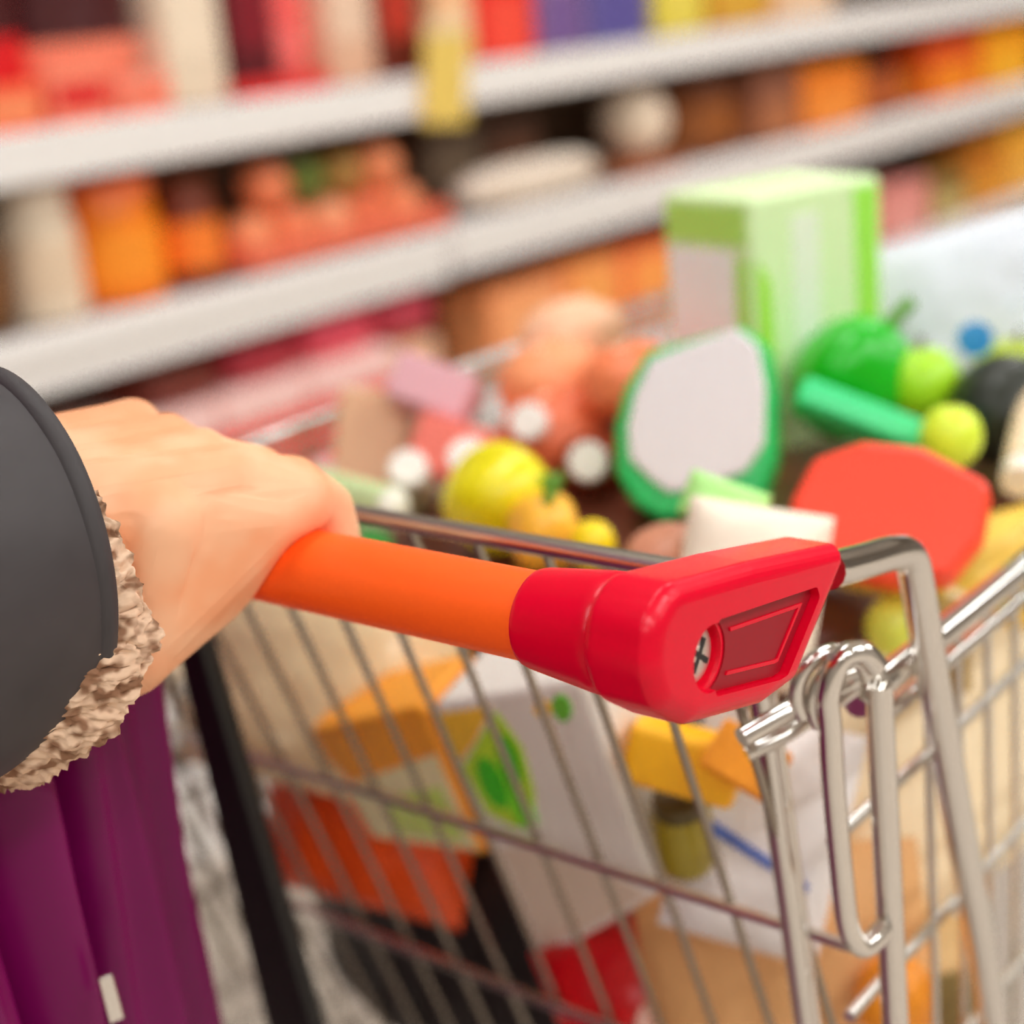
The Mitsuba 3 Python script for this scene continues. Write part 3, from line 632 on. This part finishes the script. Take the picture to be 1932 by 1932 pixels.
# jar with a red orange lid
k = thing('lidded_jar', 'jar of yellow sauce with a big red orange lid tipped towards the camera', 'jar')
M = frame(V(.612, .302, .966), 206, 36, -8)
lid = Polygon([(-.041, -.004), (-.034, .016), (-.014, .026), (.012, .026), (.030, .018), (.042, .014), (.041, -.008), (.030, -.027), (.006, -.031), (-.022, -.028), (-.036, -.020)]).buffer(.002)
lid = affinity.scale(lid.buffer(-.008).buffer(.008, 12), .96, 1.0)
part(k, 'lid', put(ex(lid, -.016, 0, .003), M), col(252, 74, 50, .35), 35, 'red orange lid')
part(k, 'lid_skirt', put(ex(lid.buffer(.0012), -.019, -.012, .001), M), col(245, 84, 30, .35), 35)
part(k, 'glass_body', put(ex(lid.buffer(-.003), -.055, -.0185, .006), M), col(246, 208, 96, .25), 35)
# fruit and veg behind the handle
def pepper(c, r, m, lab, rot=(0, 0, 0), name='bell_pepper'):
    k = thing(name, lab, 'pepper'); q = trimesh.creation.icosphere(subdivisions=4); v = q.vertices
    a = np.arctan2(v[:, 1], v[:, 0]); rd = 1 + .09 * np.cos(4 * a) * (1 - v[:, 2] ** 2)
    q.vertices = v * np.c_[rd * r, rd * r, np.full(len(v), r * 1.15)]
    E_ = T_(*c) @ trimesh.transformations.euler_matrix(*rot)
    part(k, 'flesh', put(q, E_), m, True)
    part(k, 'stalk', put(tube([(0, 0, r), (.001, 0, r * 1.25), (.005, 0, r * 1.5)], [.004, .003, .0035], 8), E_), col(90, 150, 40), True); return k
pepper(V(.590, .505, .950), .026, col(235, 224, 20, .25), 'yellow bell pepper close behind the orange handle', (1.2, .3, 0))
pepper(V(.571, .461, .944), .018, col(255, 190, 60, .25), 'small yellow orange pepper against the right of the yellow bell pepper', (.4, -.3, 0))
fruit(V(.560, .424, .946), .0105, col(250, 218, 14, .3), 'small lemon yellow plum right of the two peppers', 'plum', None, 'plum', sq=1.15)
k = thing('leek', 'pale green leek lying behind the handle next to the knuckles', 'leek')
part(k, 'shaft', tube(catmull([(.588, .655, .941), (.574, .605, .945), (.562, .552, .947)], 6), [.011] * 13, 14), col(206, 226, 168), 60)
part(k, 'leaf', tube(catmull([(.576, .655, .924), (.562, .605, .928), (.550, .552, .930)], 6), [.008] * 13, 10), col(70, 165, 80), 60, 'green leaf')
part(k, 'root_end', put(blob(.0105, .007, .0105, 2, .1, 5, 2, 2), T_(.5618, .551, .947)), col(240, 240, 225), True)
BROWN = [col(170, 74, 40, .3), col(196, 96, 52, .3), col(210, 110, 66, .3), col(140, 54, 30, .3)]
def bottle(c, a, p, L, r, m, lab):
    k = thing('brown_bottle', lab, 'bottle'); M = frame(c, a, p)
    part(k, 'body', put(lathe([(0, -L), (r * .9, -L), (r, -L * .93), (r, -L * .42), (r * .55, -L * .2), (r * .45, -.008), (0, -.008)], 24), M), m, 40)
    part(k, 'cap', put(lathe([(0, -.012), (.0108, -.012), (.0108, -.001), (.0095, .001), (0, .001)], 24), M), col(250, 244, 238, .3), 30, 'white cap, on some bottles in place of a highlight'); return k
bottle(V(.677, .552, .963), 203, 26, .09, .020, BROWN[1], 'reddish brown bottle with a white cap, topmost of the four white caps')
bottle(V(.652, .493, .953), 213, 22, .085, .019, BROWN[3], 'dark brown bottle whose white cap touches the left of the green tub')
bottle(V(.613, .543, .962), 208, 40, .10, .018, BROWN[0], 'orange brown bottle added under a white highlight stand in, right above the yellow pepper')  # this bottle and the next carry blurred highlights as white caps
bottle(V(.600, .574, .955), 222, 35, .09, .013, col(200, 190, 150), 'pale bottle added to carry a white highlight stand in beside the leek')
for i, (c, r, m, lab) in enumerate(((V(.745, .585, .965), (.034, .030, .026), col(250, 160, 110), 'peach coloured bread roll left of the deep orange carton'), (V(.735, .520, .975), (.032, .026, .022), col(240, 130, 84), 'orange brown bread roll left of the green tub, above the bottles'),
                                    (V(.790, .600, .985), (.034, .030, .022), col(250, 196, 160), 'pale bread roll on top of the pile, left of the deep orange carton'), (V(.715, .560, .945), (.036, .032, .026), col(225, 110, 70), 'darker bread roll under the two pale ones'),
                                    (V(.730, .480, .950), (.030, .030, .026), col(222, 112, 66), 'bread roll tucked in behind the left rim of the green tub'))):
    k = thing('bread_roll', lab, 'bread roll'); part(k, 'crust', put(blob(*r, 2.2, .05, 2.5, i), T_(*c)), m, True)
    part(k, 'score', put(box(-r[0] * .5, r[0] * .5, -.002, .002, r[2] * .93, r[2] * 1.0, .001), T_(*c)), col(250, 220, 190))
boxy('lilac_box', 'lilac and pink box left of the bread rolls', 'box', frame(V(.700, .640, .966), 215, 30, -25), .05, .03, .04, col(226, 170, 180), .003)
boxy('pink_box', 'salmon pink box left of the bottles, above the leek', 'box', frame(V(.682, .612, .934), 215, 30, -20), .05, .035, .04, col(240, 120, 105), .003)
boxy('beige_box', 'beige box at the far left of the pile, over the leek', 'box', frame((.694, .689, .934), 215, 20, -10), .045, .06, .035, col(240, 190, 150), .003)
k = thing('potato', 'pinkish brown potato behind the handle, left of the cream paper bag', 'potato')
part(k, 'skin', put(blob(.024, .020, .017, 2.1, .06, 2, 9), T_(.555, .378, .946)), col(206, 138, 108), True)
k = thing('cream_bag', 'cream paper bag with a pale green top just behind the red end cap', 'bag')
part(k, 'paper', put(pack(.060, .075, .035, 3, .05), frame(V(.540, .330, .944), 212, 20, -12)), col(240, 226, 206), True)
part(k, 'green_top', put(pack(.036, .020, .018, 8, .04), frame(V(.560, .352, .975), 212, 25, -22)), col(176, 236, 140), True)
# seen between the cap and the bent tube, and along the right side
fruit(V(0.6138, 0.3002, 0.9078), .0134, col(222, 232, 90, .3), 'pale yellow grape between the end cap and the bent frame tube', 'grape', None, 'grape', sq=1.05)
k = thing('corn_pack', 'yellow pack of sweetcorn under the red orange lid at the right', 'pack')
part(k, 'bag', put(pack(.07, .06, .03, 11, .05), frame(V(0.7168, 0.2934, 0.8988), 222, 25, 10)), col(246, 205, 90), True)
boxy('olive_box', 'olive brown box behind the grape', 'box', frame(V(0.6552, 0.3192, 0.8786), 215, 20, 0), .06, .045, .04, col(170, 140, 70), .003)
k = thing('cream_tube', 'pale cream tube at the right edge beside the red orange lid', 'tube')
part(k, 'body', tube([V(0.7448, 0.2934, 0.9458), V(0.7840, 0.3024, 0.9604), V(0.8232, 0.3114, 0.9750)], [.011, .012, .011], 14), col(244, 214, 180), 50)
part(k, 'cap', tube([V(0.7336, 0.2909, 0.9414), V(0.7437, 0.2934, 0.9458)], [.010, .010], 14), col(250, 238, 226), 40)
boxy('violet_box', 'dark violet box cut by the right edge of the photo', 'box', frame(V(0.8344, 0.2878, 0.9391), 222, 20, -20), .05, .04, .04, col(62, 36, 120), .003)
# behind the gate
def gpt(px_y, z, o): return V(*gate(px_y, z, o))
def gquad(pts, o): return [V(*p) + V(.944, 0, .33) * o for p in pts]
k = thing('drink_carton', 'white drink carton with bright green leaf prints leaning on the gate under the handle', 'carton')
FQ = [V(.4815, .3915, .7915), V(.4590, .3210, .8557), V(.4860, .3730, .9288), V(.5120, .5075, .8980)]
FQ = [gate(.4450, .734, .020), gate(.3541, .8100, .020), gate(.3560, .9263, .020), gate(.4450, .8930, .020)]
FQ = [V(*p) for p in FQ]
def facing(q):
    n = np.cross(q[1] - q[0], q[3] - q[0]); n /= np.linalg.norm(n); return n if n[0] < 0 else -n
gn = facing(FQ)
part(k, 'body', slab(FQ, -gn * .045, .005), col(240, 236, 230), 40)
LG, LM = col(60, 205, 24), col(190, 235, 50)
decal(FQ, [(.02, .97), (.02, .80), (.20, .86), (.40, .97)], gn, col(255, 205, 60), k, 'orange_print')
decal(FQ, [(.03, .78), (.20, .85), (.42, .95), (.50, .80), (.46, .62), (.36, .50), (.22, .52), (.06, .60)], gn, LM, k, 'lime_print', .0007)
decal(FQ, oval(.20, .70, .09, .10, 10), gn, LG, k, 'leaf_print', .0011)
decal(FQ, oval(.38, .76, .07, .11, -20), gn, LG, k, 'leaf_print', .0011)
decal(FQ, oval(.33, .58, .07, .10, 30), gn, col(120, 230, 40), k, 'leaf_print', .0011)
decal(FQ, oval(.86, .92, .06, .05, 30), gn, col(110, 200, 60), k, 'leaf_print', .0011)
decal(FQ, oval(.74, .93, .06, .030, 0), gn, col(250, 205, 90), k, 'orange_print', .0011)
decal(FQ, [(.04, .46), (.04, .04), (.5, .03), (.95, .04), (.75, .2), (.42, .40)], gn, col(232, 214, 196), k, 'beige_shade', .0005)  # shading of the lower front put into colour as beige
k = thing('juice_carton', 'orange topped juice carton left of the white drink carton behind the gate', 'carton')
FJ = [V(*gate(.535, .7835, .020)), V(*gate(.4550, .7999, .020)), V(*gate(.4550, .8880, .020)), V(*gate(.5436, .8520, .020))]
gj = facing(FJ)
part(k, 'body', slab(FJ, -gj * .04, .004), col(255, 168, 44), 40)
decal(FJ, [(.03, .04), (.97, .04), (.97, .72), (.5, .62), (.03, .52)], gj, col(246, 238, 190), k, 'cream_front')
decal(FJ, [(.3, .1), (.9, .1), (.9, .5), (.3, .4)], gj, col(205, 238, 110), k, 'lime_print')
k = thing('orange_bag', 'crumpled red orange film bag behind the gate, right of the black upright', 'bag')
part(k, 'film', put(pack(.12, .105, .05, 21, .10), frame(V(.530, .562, .788), 200, 18, -8)), col(244, 88, 28, .3), True)
k = thing('snack_bag', 'big cream glossy film bag behind the gate under the orange handle', 'bag')
part(k, 'film', put(pack(.150, .125, .06, 4, .05), frame(V(.515, .568, .872), 200, 18, -8)), col(255, 232, 186, .18, .6), True)
k = thing('brown_sack', 'tan kraft paper bag low behind the gate at the corner of the cart', 'bag')
part(k, 'paper', put(pack(.13, .17, .04, 14, .06), frame(V(.540, .318, .735), 205, 14, 6)), col(226, 172, 114, .6), True)
k = thing('yellow_box', 'golden yellow box behind the gate under the red end cap', 'box')
M = frame(V(.484, .329, .893), 205, 10, -14)
part(k, 'body', put(rbox(.046, .026, .022, .004), M), col(252, 186, 20), 40)
part(k, 'flap', put(rbox(.03, .022, .006, .002), frame(V(.482, .299, .901), 215, 40, -34)), col(240, 150, 20), 40)
k = thing('pickle_jar', 'small jar of olive green pickles under the golden yellow box', 'jar')
M = frame(V(.495, .3385, .838), 200, 78, 0)
part(k, 'glass_body', put(lathe([(0, 0), (.011, 0), (.0125, .004), (.0125, .026), (.010, .03), (0, .03)], 20), M), col(150, 132, 30, .2), 40)
part(k, 'lid', put(lathe([(0, .029), (.0108, .029), (.0108, .036), (0, .037)], 20), M), col(80, 66, 26), 30)
k = thing('white_bag', 'white film bag with a blue line, left of the corner post behind the gate', 'bag')
M = frame(V(.522, .318, .845), 207, 18, -14)
part(k, 'film', put(pack(.068, .10, .03, 16, .06), M), col(238, 232, 230), True)
decal(face(M, .068, .10, .016), [(.12, .50), (.85, .34), (.85, .37), (.15, .54)], M[:3, 2], col(60, 92, 175), k, 'blue_line', .0010)
k = thing('red_pack', 'shiny red pack at the bottom of the cart under the white drink carton', 'pack')
part(k, 'film', put(pack(.10, .06, .03, 18, .06), frame(V(.530, .388, .745), 205, 24, 24)), col(205, 16, 24, .3), True)
k = thing('pink_tin', 'small pale pink tin low in the cart right of the red pack', 'tin')
part(k, 'body', put(lathe([(0, 0), (.014, 0), (.0148, .002), (.0148, .025), (.0135, .027), (0, .027)], 24), frame(V(.533, .378, .717), 205, 40)), col(240, 180, 160), 40)
part(k, 'lid', put(lathe([(0, .0265), (.0138, .0265), (.0130, .0295), (0, .0295)], 24), frame(V(.533, .378, .717), 205, 40)), col(246, 200, 185), 30)
k = thing('cart_shade_mass', 'black mass added in place of the shade at the bottom of the cart', 'sack')  # added black filler where the basket bottom is only in shade
part(k, 'film', put(blob(.11, .13, .085, 3.0, .05, 2.5, 30), T_(.640, .535, .690)), mat('cart_shade_black', (.012, .009, .008), .5), True)
# right part of the basket, seen through the side wires
k = thing('cream_sack', 'large crinkled cream film bag along the right side of the cart', 'bag')
part(k, 'film', put(pack(.24, .155, .055, 25, .07), frame(V(0.7000, 0.3002, 0.8226), 256, 6, 3)), col(246, 226, 190, .3, .4), True)
k = thing('white_carton', 'white carton inside the cart behind the right hand rail', 'carton')
M = frame(V(0.7728, 0.2990, 0.8708), 264, 6, 0)
part(k, 'body', put(rbox(.12, .065, .030, .005), M), col(240, 236, 226), 40)
decal(face(M, .12, .065, .0153), [(.1, .3), (.5, .3), (.5, .6), (.1, .6)], M[:3, 2], col(226, 222, 205), k, 'front_print')
for i, (c, r) in enumerate(((V(0.5443, 0.2688, 0.7666), .017), (V(0.5600, 0.2688, 0.7252), .018))):
    fruit(c, r, col(240, 150, 40, .3), ('upper of the two orange kumquats low by the right side wires', 'lower of the two orange kumquats low by the right side wires')[i], 'fruit', None, 'kumquat', sq=1.2)
k = thing('olive_tin', 'olive brown tin low at the right edge of the cart', 'tin')
part(k, 'body', put(lathe([(0, 0), (.028, 0), (.029, .002), (.029, .06), (.028, .062), (0, .062)], 28), T_(.61, .288, .69)), col(130, 112, 62), 40)
part(k, 'lid', put(lathe([(0, .0615), (.0275, .0615), (.027, .064), (0, .064)], 28), T_(.61, .288, .69)), col(210, 180, 130), 40)
k = thing('dark_gap_mass', 'dark brown mass added for the dark gaps under the bottles, peppers and green tub', 'bag')  # added filler, coloured dark to give the dark gaps in the pile
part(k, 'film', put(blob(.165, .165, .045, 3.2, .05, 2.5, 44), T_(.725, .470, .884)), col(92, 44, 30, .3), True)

# ------------------------------------------------------------------ the shopper
me = thing('person', 'shopper in charcoal sleeve with beige fleece cuff and purple satin coat, gripping the orange handle', 'person')
def hp(y, th, r): a = math.radians(th); return V(HX + r * math.cos(a), y, HZ + r * math.sin(a))
bones = []
FY = [.389, .407, .428, .449]               # little, ring, middle, index finger
FR = [.0090, .0098, .0101, .0098]
MCP = []
for i, (y, r) in enumerate(zip(FY, FR)):
    R0 = HR + r - .0008
    mcp = V(HX - .018 + .003 * i, y + .006, HZ + .0325 + .0025 * i); MCP.append(mcp)
    pip = hp(y, 38, R0 + .002); mid = hp(y, 8, R0); dip = hp(y, -16, R0); mid2 = hp(y, -30, R0 - .0005); tip = hp(y + .001, -46, R0 - .001)
    kn = hp(y, 80, R0 + .005)
    bones += [(mcp, r * 1.36, kn, r * 1.2), (kn, r * 1.2, pip, r * 1.06), (pip, r * 1.06, mid, r * .98), (mid, r * .98, dip, r * .94), (dip, r * .94, mid2, r * .88), (mid2, r * .88, tip, r * .80)]
WR = V(.266, .434, 1.046)                    # wrist
for i, m_ in enumerate(MCP):
    w = WR + V(.004, -.022 + .013 * i, .002 + .002 * i)
    bones.append((m_, .0140, w, .0200))
# palm: heel under the little finger side, ball of the thumb
heel = V(.287, .410, 1.0050); ball = V(.314, .462, 1.004)
bones += [(heel, .0195, WR + V(.0, -.012, -.022), .024), (ball, .018, WR + V(0, .014, -.018), .022), (ball, .018, MCP[3] + V(-.008, .0, -.012), .016),
          (heel, .0190, ball, .018), (heel, .0190, MCP[3] + V(-.012, 0, -.006), .014), (WR + V(0, -.016, -.024), .024, WR + V(0, -.014, .008), .020)]
ub = [hp(.3835, 82, HR + .0095), hp(.3865, 118, HR + .0100), hp(.3945, 152, HR + .0105), hp(.4035, 180, HR + .0105), heel]
ur = [.0112, .0122, .0132, .0145, .0190]
for i in range(4):
    bones += [(ub[i], ur[i], ub[i + 1], ur[i + 1]), (ub[i], ur[i], MCP[0] + V(-.010 - .004 * i, .002, -.004), .0150)]
bones += [(heel, .019, MCP[0] + V(-.030, .002, -.004), .017), (heel, .019, MCP[1] + V(-.035, 0, -.004), .017)]
palm = [(m_ + V(0, 0, -.0005), .0128) for m_ in MCP] + [(WR + V(.004, -.020, .0), .0195), (WR + V(.004, .018, .004), .0195)]
bones.append(palm)
bones.append([(MCP[0] + V(-.002, 0, -.002), .0130), (ub[1], ur[1]), (ub[2], ur[2]), (ub[3], ur[3]), (heel, .0185), (WR + V(0, -.014, -.012), .021), (WR + V(.004, -.020, .0), .0195), (MCP[1] + V(-.012, 0, -.004), .0128)])
bones.append([(MCP[0], .0125), (ub[0], .0110), (ub[1], ur[1]), (MCP[0] + V(.006, -.001, .0), .0118)])
# thumb closes under the bar from behind
th = [ball, hp(.470, 215, HR + .0115), hp(.462, 255, HR + .0102), hp(.450, 288, HR + .0095)]
bones += [(th[0], .0150, th[1], .0118), (th[1], .0118, th[2], .0105), (th[2], .0105, th[3], .0092)]
fore = [WR + V(0, 0, -.012), V(.190, .446, 1.034), V(.09, .47, 1.045), V(.03, .48, 1.06)]
bones += [(fore[0], .034, fore[1], .036), (fore[1], .036, fore[2], .040)]
# knuckles on the back of the hand
for i, m_ in enumerate(MCP): bones.append((m_ + V(.002, 0, .0022), .0122, m_ + V(-.022, .003, .0005), .0118))
hand = fuse(bones, .0026, 44)
part(me, 'hand', hand, SKIN, True, 'bare right hand closed on the handle')
# nails on the finger tips under the bar
for y, r in zip(FY, FR):
    c = hp(y + .001, -38, HR + 2 * r - .0034)
    part(me, 'nail', put(blob(r * .55, r * .62, .0012, 2, 0, 1, 0, 2), frame(c, 0, -38)), col(240, 190, 170, .3), True)
# sleeve: puffy tube with a hem, then fleece cuff inside it
axis = [V(.266, .430, 1.039), V(.238, .433, 1.036), V(.20, .438, 1.037), V(.15, .447, 1.040), (V(.08, .462, 1.055)), V(-.01, .472, 1.095), V(-.055, .475, 1.18), V(-.02, .478, 1.29), V(.06, .505, 1.375)]
def tube_skin(path, rads, n=72, wr=0.0, seed=0, freq=1.0, squash=(1, 1), tilt=None, fold=False):
    p = catmull(path, 10); k = len(p); rr = np.interp(np.linspace(0, 1, k), np.linspace(0, 1, len(rads)), rads)
    t = np.gradient(p, axis=0); t /= np.linalg.norm(t, axis=1, keepdims=True)
    u = V(0, 1, 0); vs = []
    ang = np.arange(n) * 2 * np.pi / n
    for i in range(k):
        u = u - t[i] * (u @ t[i]); u /= np.linalg.norm(u); w = np.cross(t[i], u); w = w if w[2] > 0 else -w
        ring = p[i] + rr[i] * (squash[0] * np.cos(ang)[:, None] * u + squash[1] * np.sin(ang)[:, None] * w)
        if tilt is not None: ring = ring + t[i] * (tilt(i / (k - 1)) * (np.where(np.sin(ang) > 0, 3.4, 1.0) * np.abs(np.sin(ang)) if fold else np.sin(ang)))[:, None]
        vs.append(ring)
    vs = np.array(vs)
    if wr:
        cen = p[:, None, :]; d = (vs - cen); f = meshkit.fbm(vs.reshape(-1, 3) * 22 * freq + seed, 3, seed).reshape(k, n, 1) - .5
        vs = cen + d * (1 + wr * 2 * f)
    return vs
def skin(vs, thick=0.0, closed_end=False):
    k, n, _ = vs.shape; f = []
    for i in range(k - 1):
        for j in range(n):
            q = (j + 1) % n; a, b = i * n, (i + 1) * n
            f += [(a + j, b + j, b + q), (a + j, b + q, a + q)]
    return trimesh.Trimesh(vs.reshape(-1, 3), np.array(f), process=False)
def shell(outer, inner):
    "closed shell between an outer and an inner skin of the same size"
    k, n, _ = outer.shape
    vs = np.concatenate([outer, inner[::-1]], 0); vs = np.concatenate([vs, vs[:1]], 0)
    return skin(vs)
R_ = [.0565, .0610, .0665, .068, .068, .070, .074, .085, .09]
outer = tube_skin(axis, R_, 84, .03, 3, .8, (1.0, 1.0), tilt=lambda q: -.010 * (1 - q) ** 4)
inner = tube_skin(axis, [r - .004 for r in R_], 84, .0, 3, tilt=lambda q: -.010 * (1 - q) ** 4)
part(me, 'sleeve', shell(outer, inner), JACKET, True, 'charcoal jacket sleeve')
hem = np.vstack([outer[0] * .5 + inner[0] * .5]); 
part(hemk := me + '__sleeve', 'hem', tube(hem, .0042, 8, True), JACKET, 60)
cax = [V(.2755, .430, 1.0140), V(.269, .430, 1.0175), V(.257, .431, 1.0250), V(.245, .432, 1.031), V(.20, .438, 1.036)]
tl = lambda q: .009 * (1 - q)
co = tube_skin(cax, [.0540, .0535, .0515, .0485, .055], 420, .0, tilt=tl, fold=True)
ci = tube_skin(cax, [.0465, .0455, .0440, .042, .046], 420, .0, tilt=tl, fold=True)
def curls(q, sgn, amp, seed):
    k_, n_, _ = q.shape; f = q.reshape(-1, 3)
    h = .55 * np.abs(meshkit.noise(f * 330, seed) - .5) * 2 + .45 * np.abs(meshkit.noise(f * 620, seed + 3) - .5) * 2
    g = meshkit.fbm(f * 120, 2, seed + 7) - .5
    d = q - q.mean(1, keepdims=True); d /= np.linalg.norm(d, axis=2, keepdims=True)
    return q + sgn * d * (amp * (.5 - h) + amp * .9 * g).reshape(k_, n_, 1) + V(1, 0, 0) * (.0045 * (meshkit.noise(f * 170, seed + 11) - .5)).reshape(k_, n_, 1)
co = curls(co, 1, .0055, 5); ci = curls(ci, -1, .004, 9)
part(me, 'fleece_cuff', shell(co, ci), FLEECE, True, 'curly beige fleece cuff lining')
# purple coat: a hanging skirt of satin folds round the body
n, kz = 1200, 60
zs = np.concatenate([np.linspace(.38, .93, 34), np.linspace(.94, .99, 22), np.linspace(1.0, 1.27, 10), np.linspace(1.29, 1.44, 12)]); kz = len(zs)
GROOVE = 5.18
def coat_ring(z):
    t = np.arange(n) * 2 * np.pi / n
    low = np.clip((.984 - z) / .034, 0, 1); low = low * low * (3 - 2 * low)
    ax = .140 + .088 * low + .02 * np.clip((.85 - z) / .5, 0, 1); ay = .150 + .025 * low
    cx, cy = .1590, .612
    w = t + .010 * np.sin(z * 14 + 5 * t)
    tri_ = lambda q: (2 / np.pi) * np.arcsin(.985 * np.sin(q))
    f = .0125 * tri_(38 * w + 1.2 * np.sin(z * 7) + 1.4 * np.sin(4 * t)) * (.65 + .35 * np.sin(6 * t + 2)) + .0030 * np.sin(83 * w + 2 + z * 6 + 2 * np.sin(7 * t)) + .005 * np.sin(13 * t + z * 3)
    f = f - .026 * np.exp(-((t - GROOVE - .25 * (z - .85)) / .024) ** 2)
    f = f * np.clip((1.02 - z) / .06, .1, 1)
    s = np.sign(np.cos(t)) * np.abs(np.cos(t)) ** .8; c2 = np.sign(np.sin(t)) * np.abs(np.sin(t)) ** .8
    q = np.clip((z - 1.28) / .16, 0, 1); q = math.sqrt(max(0.0, 1 - (.93 * q) ** 2))
    return np.c_[cx + (ax * q + f) * s, cy + (ay * q + f) * c2, np.full(n, z)]
rings = np.array([coat_ring(z) for z in zs])
inr = rings.copy(); cc = V(.159, .612, 0); inr[:, :, :2] = cc[:2] + (rings[:, :, :2] - cc[:2]) * .975
part(me, 'coat', shell(inr, rings), SATIN, True, 'purple satin coat hanging in folds')
zp = V(0.2712, 0.4280, 0.8738)
zk = part(me, 'zip_pull', slab([zp + V(-.002, 0, -.010), zp + V(.003, 0, -.011), zp + V(.0015, 0, .008), zp + V(-.003, 0, .009)], V(0, .002, 0), .0009), CHROME, 40, 'silver zip pull on the coat')
# trousers and boots, outside the frame
for s in (-1, 1):
    part(me, 'trouser_leg', tube(catmull([(.13, .61 + s * .085, .60), (.14, .61 + s * .085, .35), (.12, .61 + s * .09, .10)], 6), [.068] * 5 + [.06] * 8, 20), JACKET, 60)
    part(me, 'boot', cat(put(blob(.13, .048, .045, 2.6), T_(.16, .61 + s * .09, .045)), put(blob(.055, .05, .09, 2.8), T_(.115, .61 + s * .09, .10))), BLACK, True)


# ------------------------------------------------------------------ soft goods give way to what they touch
def solid(mesh):
    t = trimesh.Trimesh(mesh.vertices, mesh.faces, process=False); t.merge_vertices()
    m = man(t)
    return m if m.status() == m3.Error.NoError and not m.is_empty() and m.volume() > 0 else None
def swollen(mesh, gap):
    t = trimesh.Trimesh(mesh.vertices, mesh.faces, process=False); t.merge_vertices()
    t.vertices = t.vertices + t.vertex_normals * gap
    return man(t)
SOFT = ('film', 'paper', 'green_top', 'bag', 'crust', 'hand', 'flesh')
for k in [k for k in MESHES if k.rsplit('__', 1)[-1] in SOFT and not k.startswith(('packet', 'peach', 'flour', 'melon', 'green_apple', 'pear'))]:
    a = solid(MESHES[k])
    if a is None: continue
    bb = MESHES[k].bounds; cut = False
    for o, mo in MESHES.items():
        if o.split('__')[0] == k.split('__')[0]: continue
        ob = mo.bounds
        if (ob[0] > bb[1] + .001).any() or (ob[1] < bb[0] - .001).any(): continue
        if solid(mo) is None: continue
        c = swollen(mo, .0005)
        if c.status() != m3.Error.NoError or (a ^ c).is_empty(): continue
        a = a - c; cut = True
    if cut:
        parts_ = sorted(a.decompose(), key=lambda q: -q.volume())
        MESHES[k] = tri(parts_[0]); MESHES[k].fix_normals()
        scene[k] = mikit.ply(MESHES[k], scene[k]['bsdf']['id'], 40)
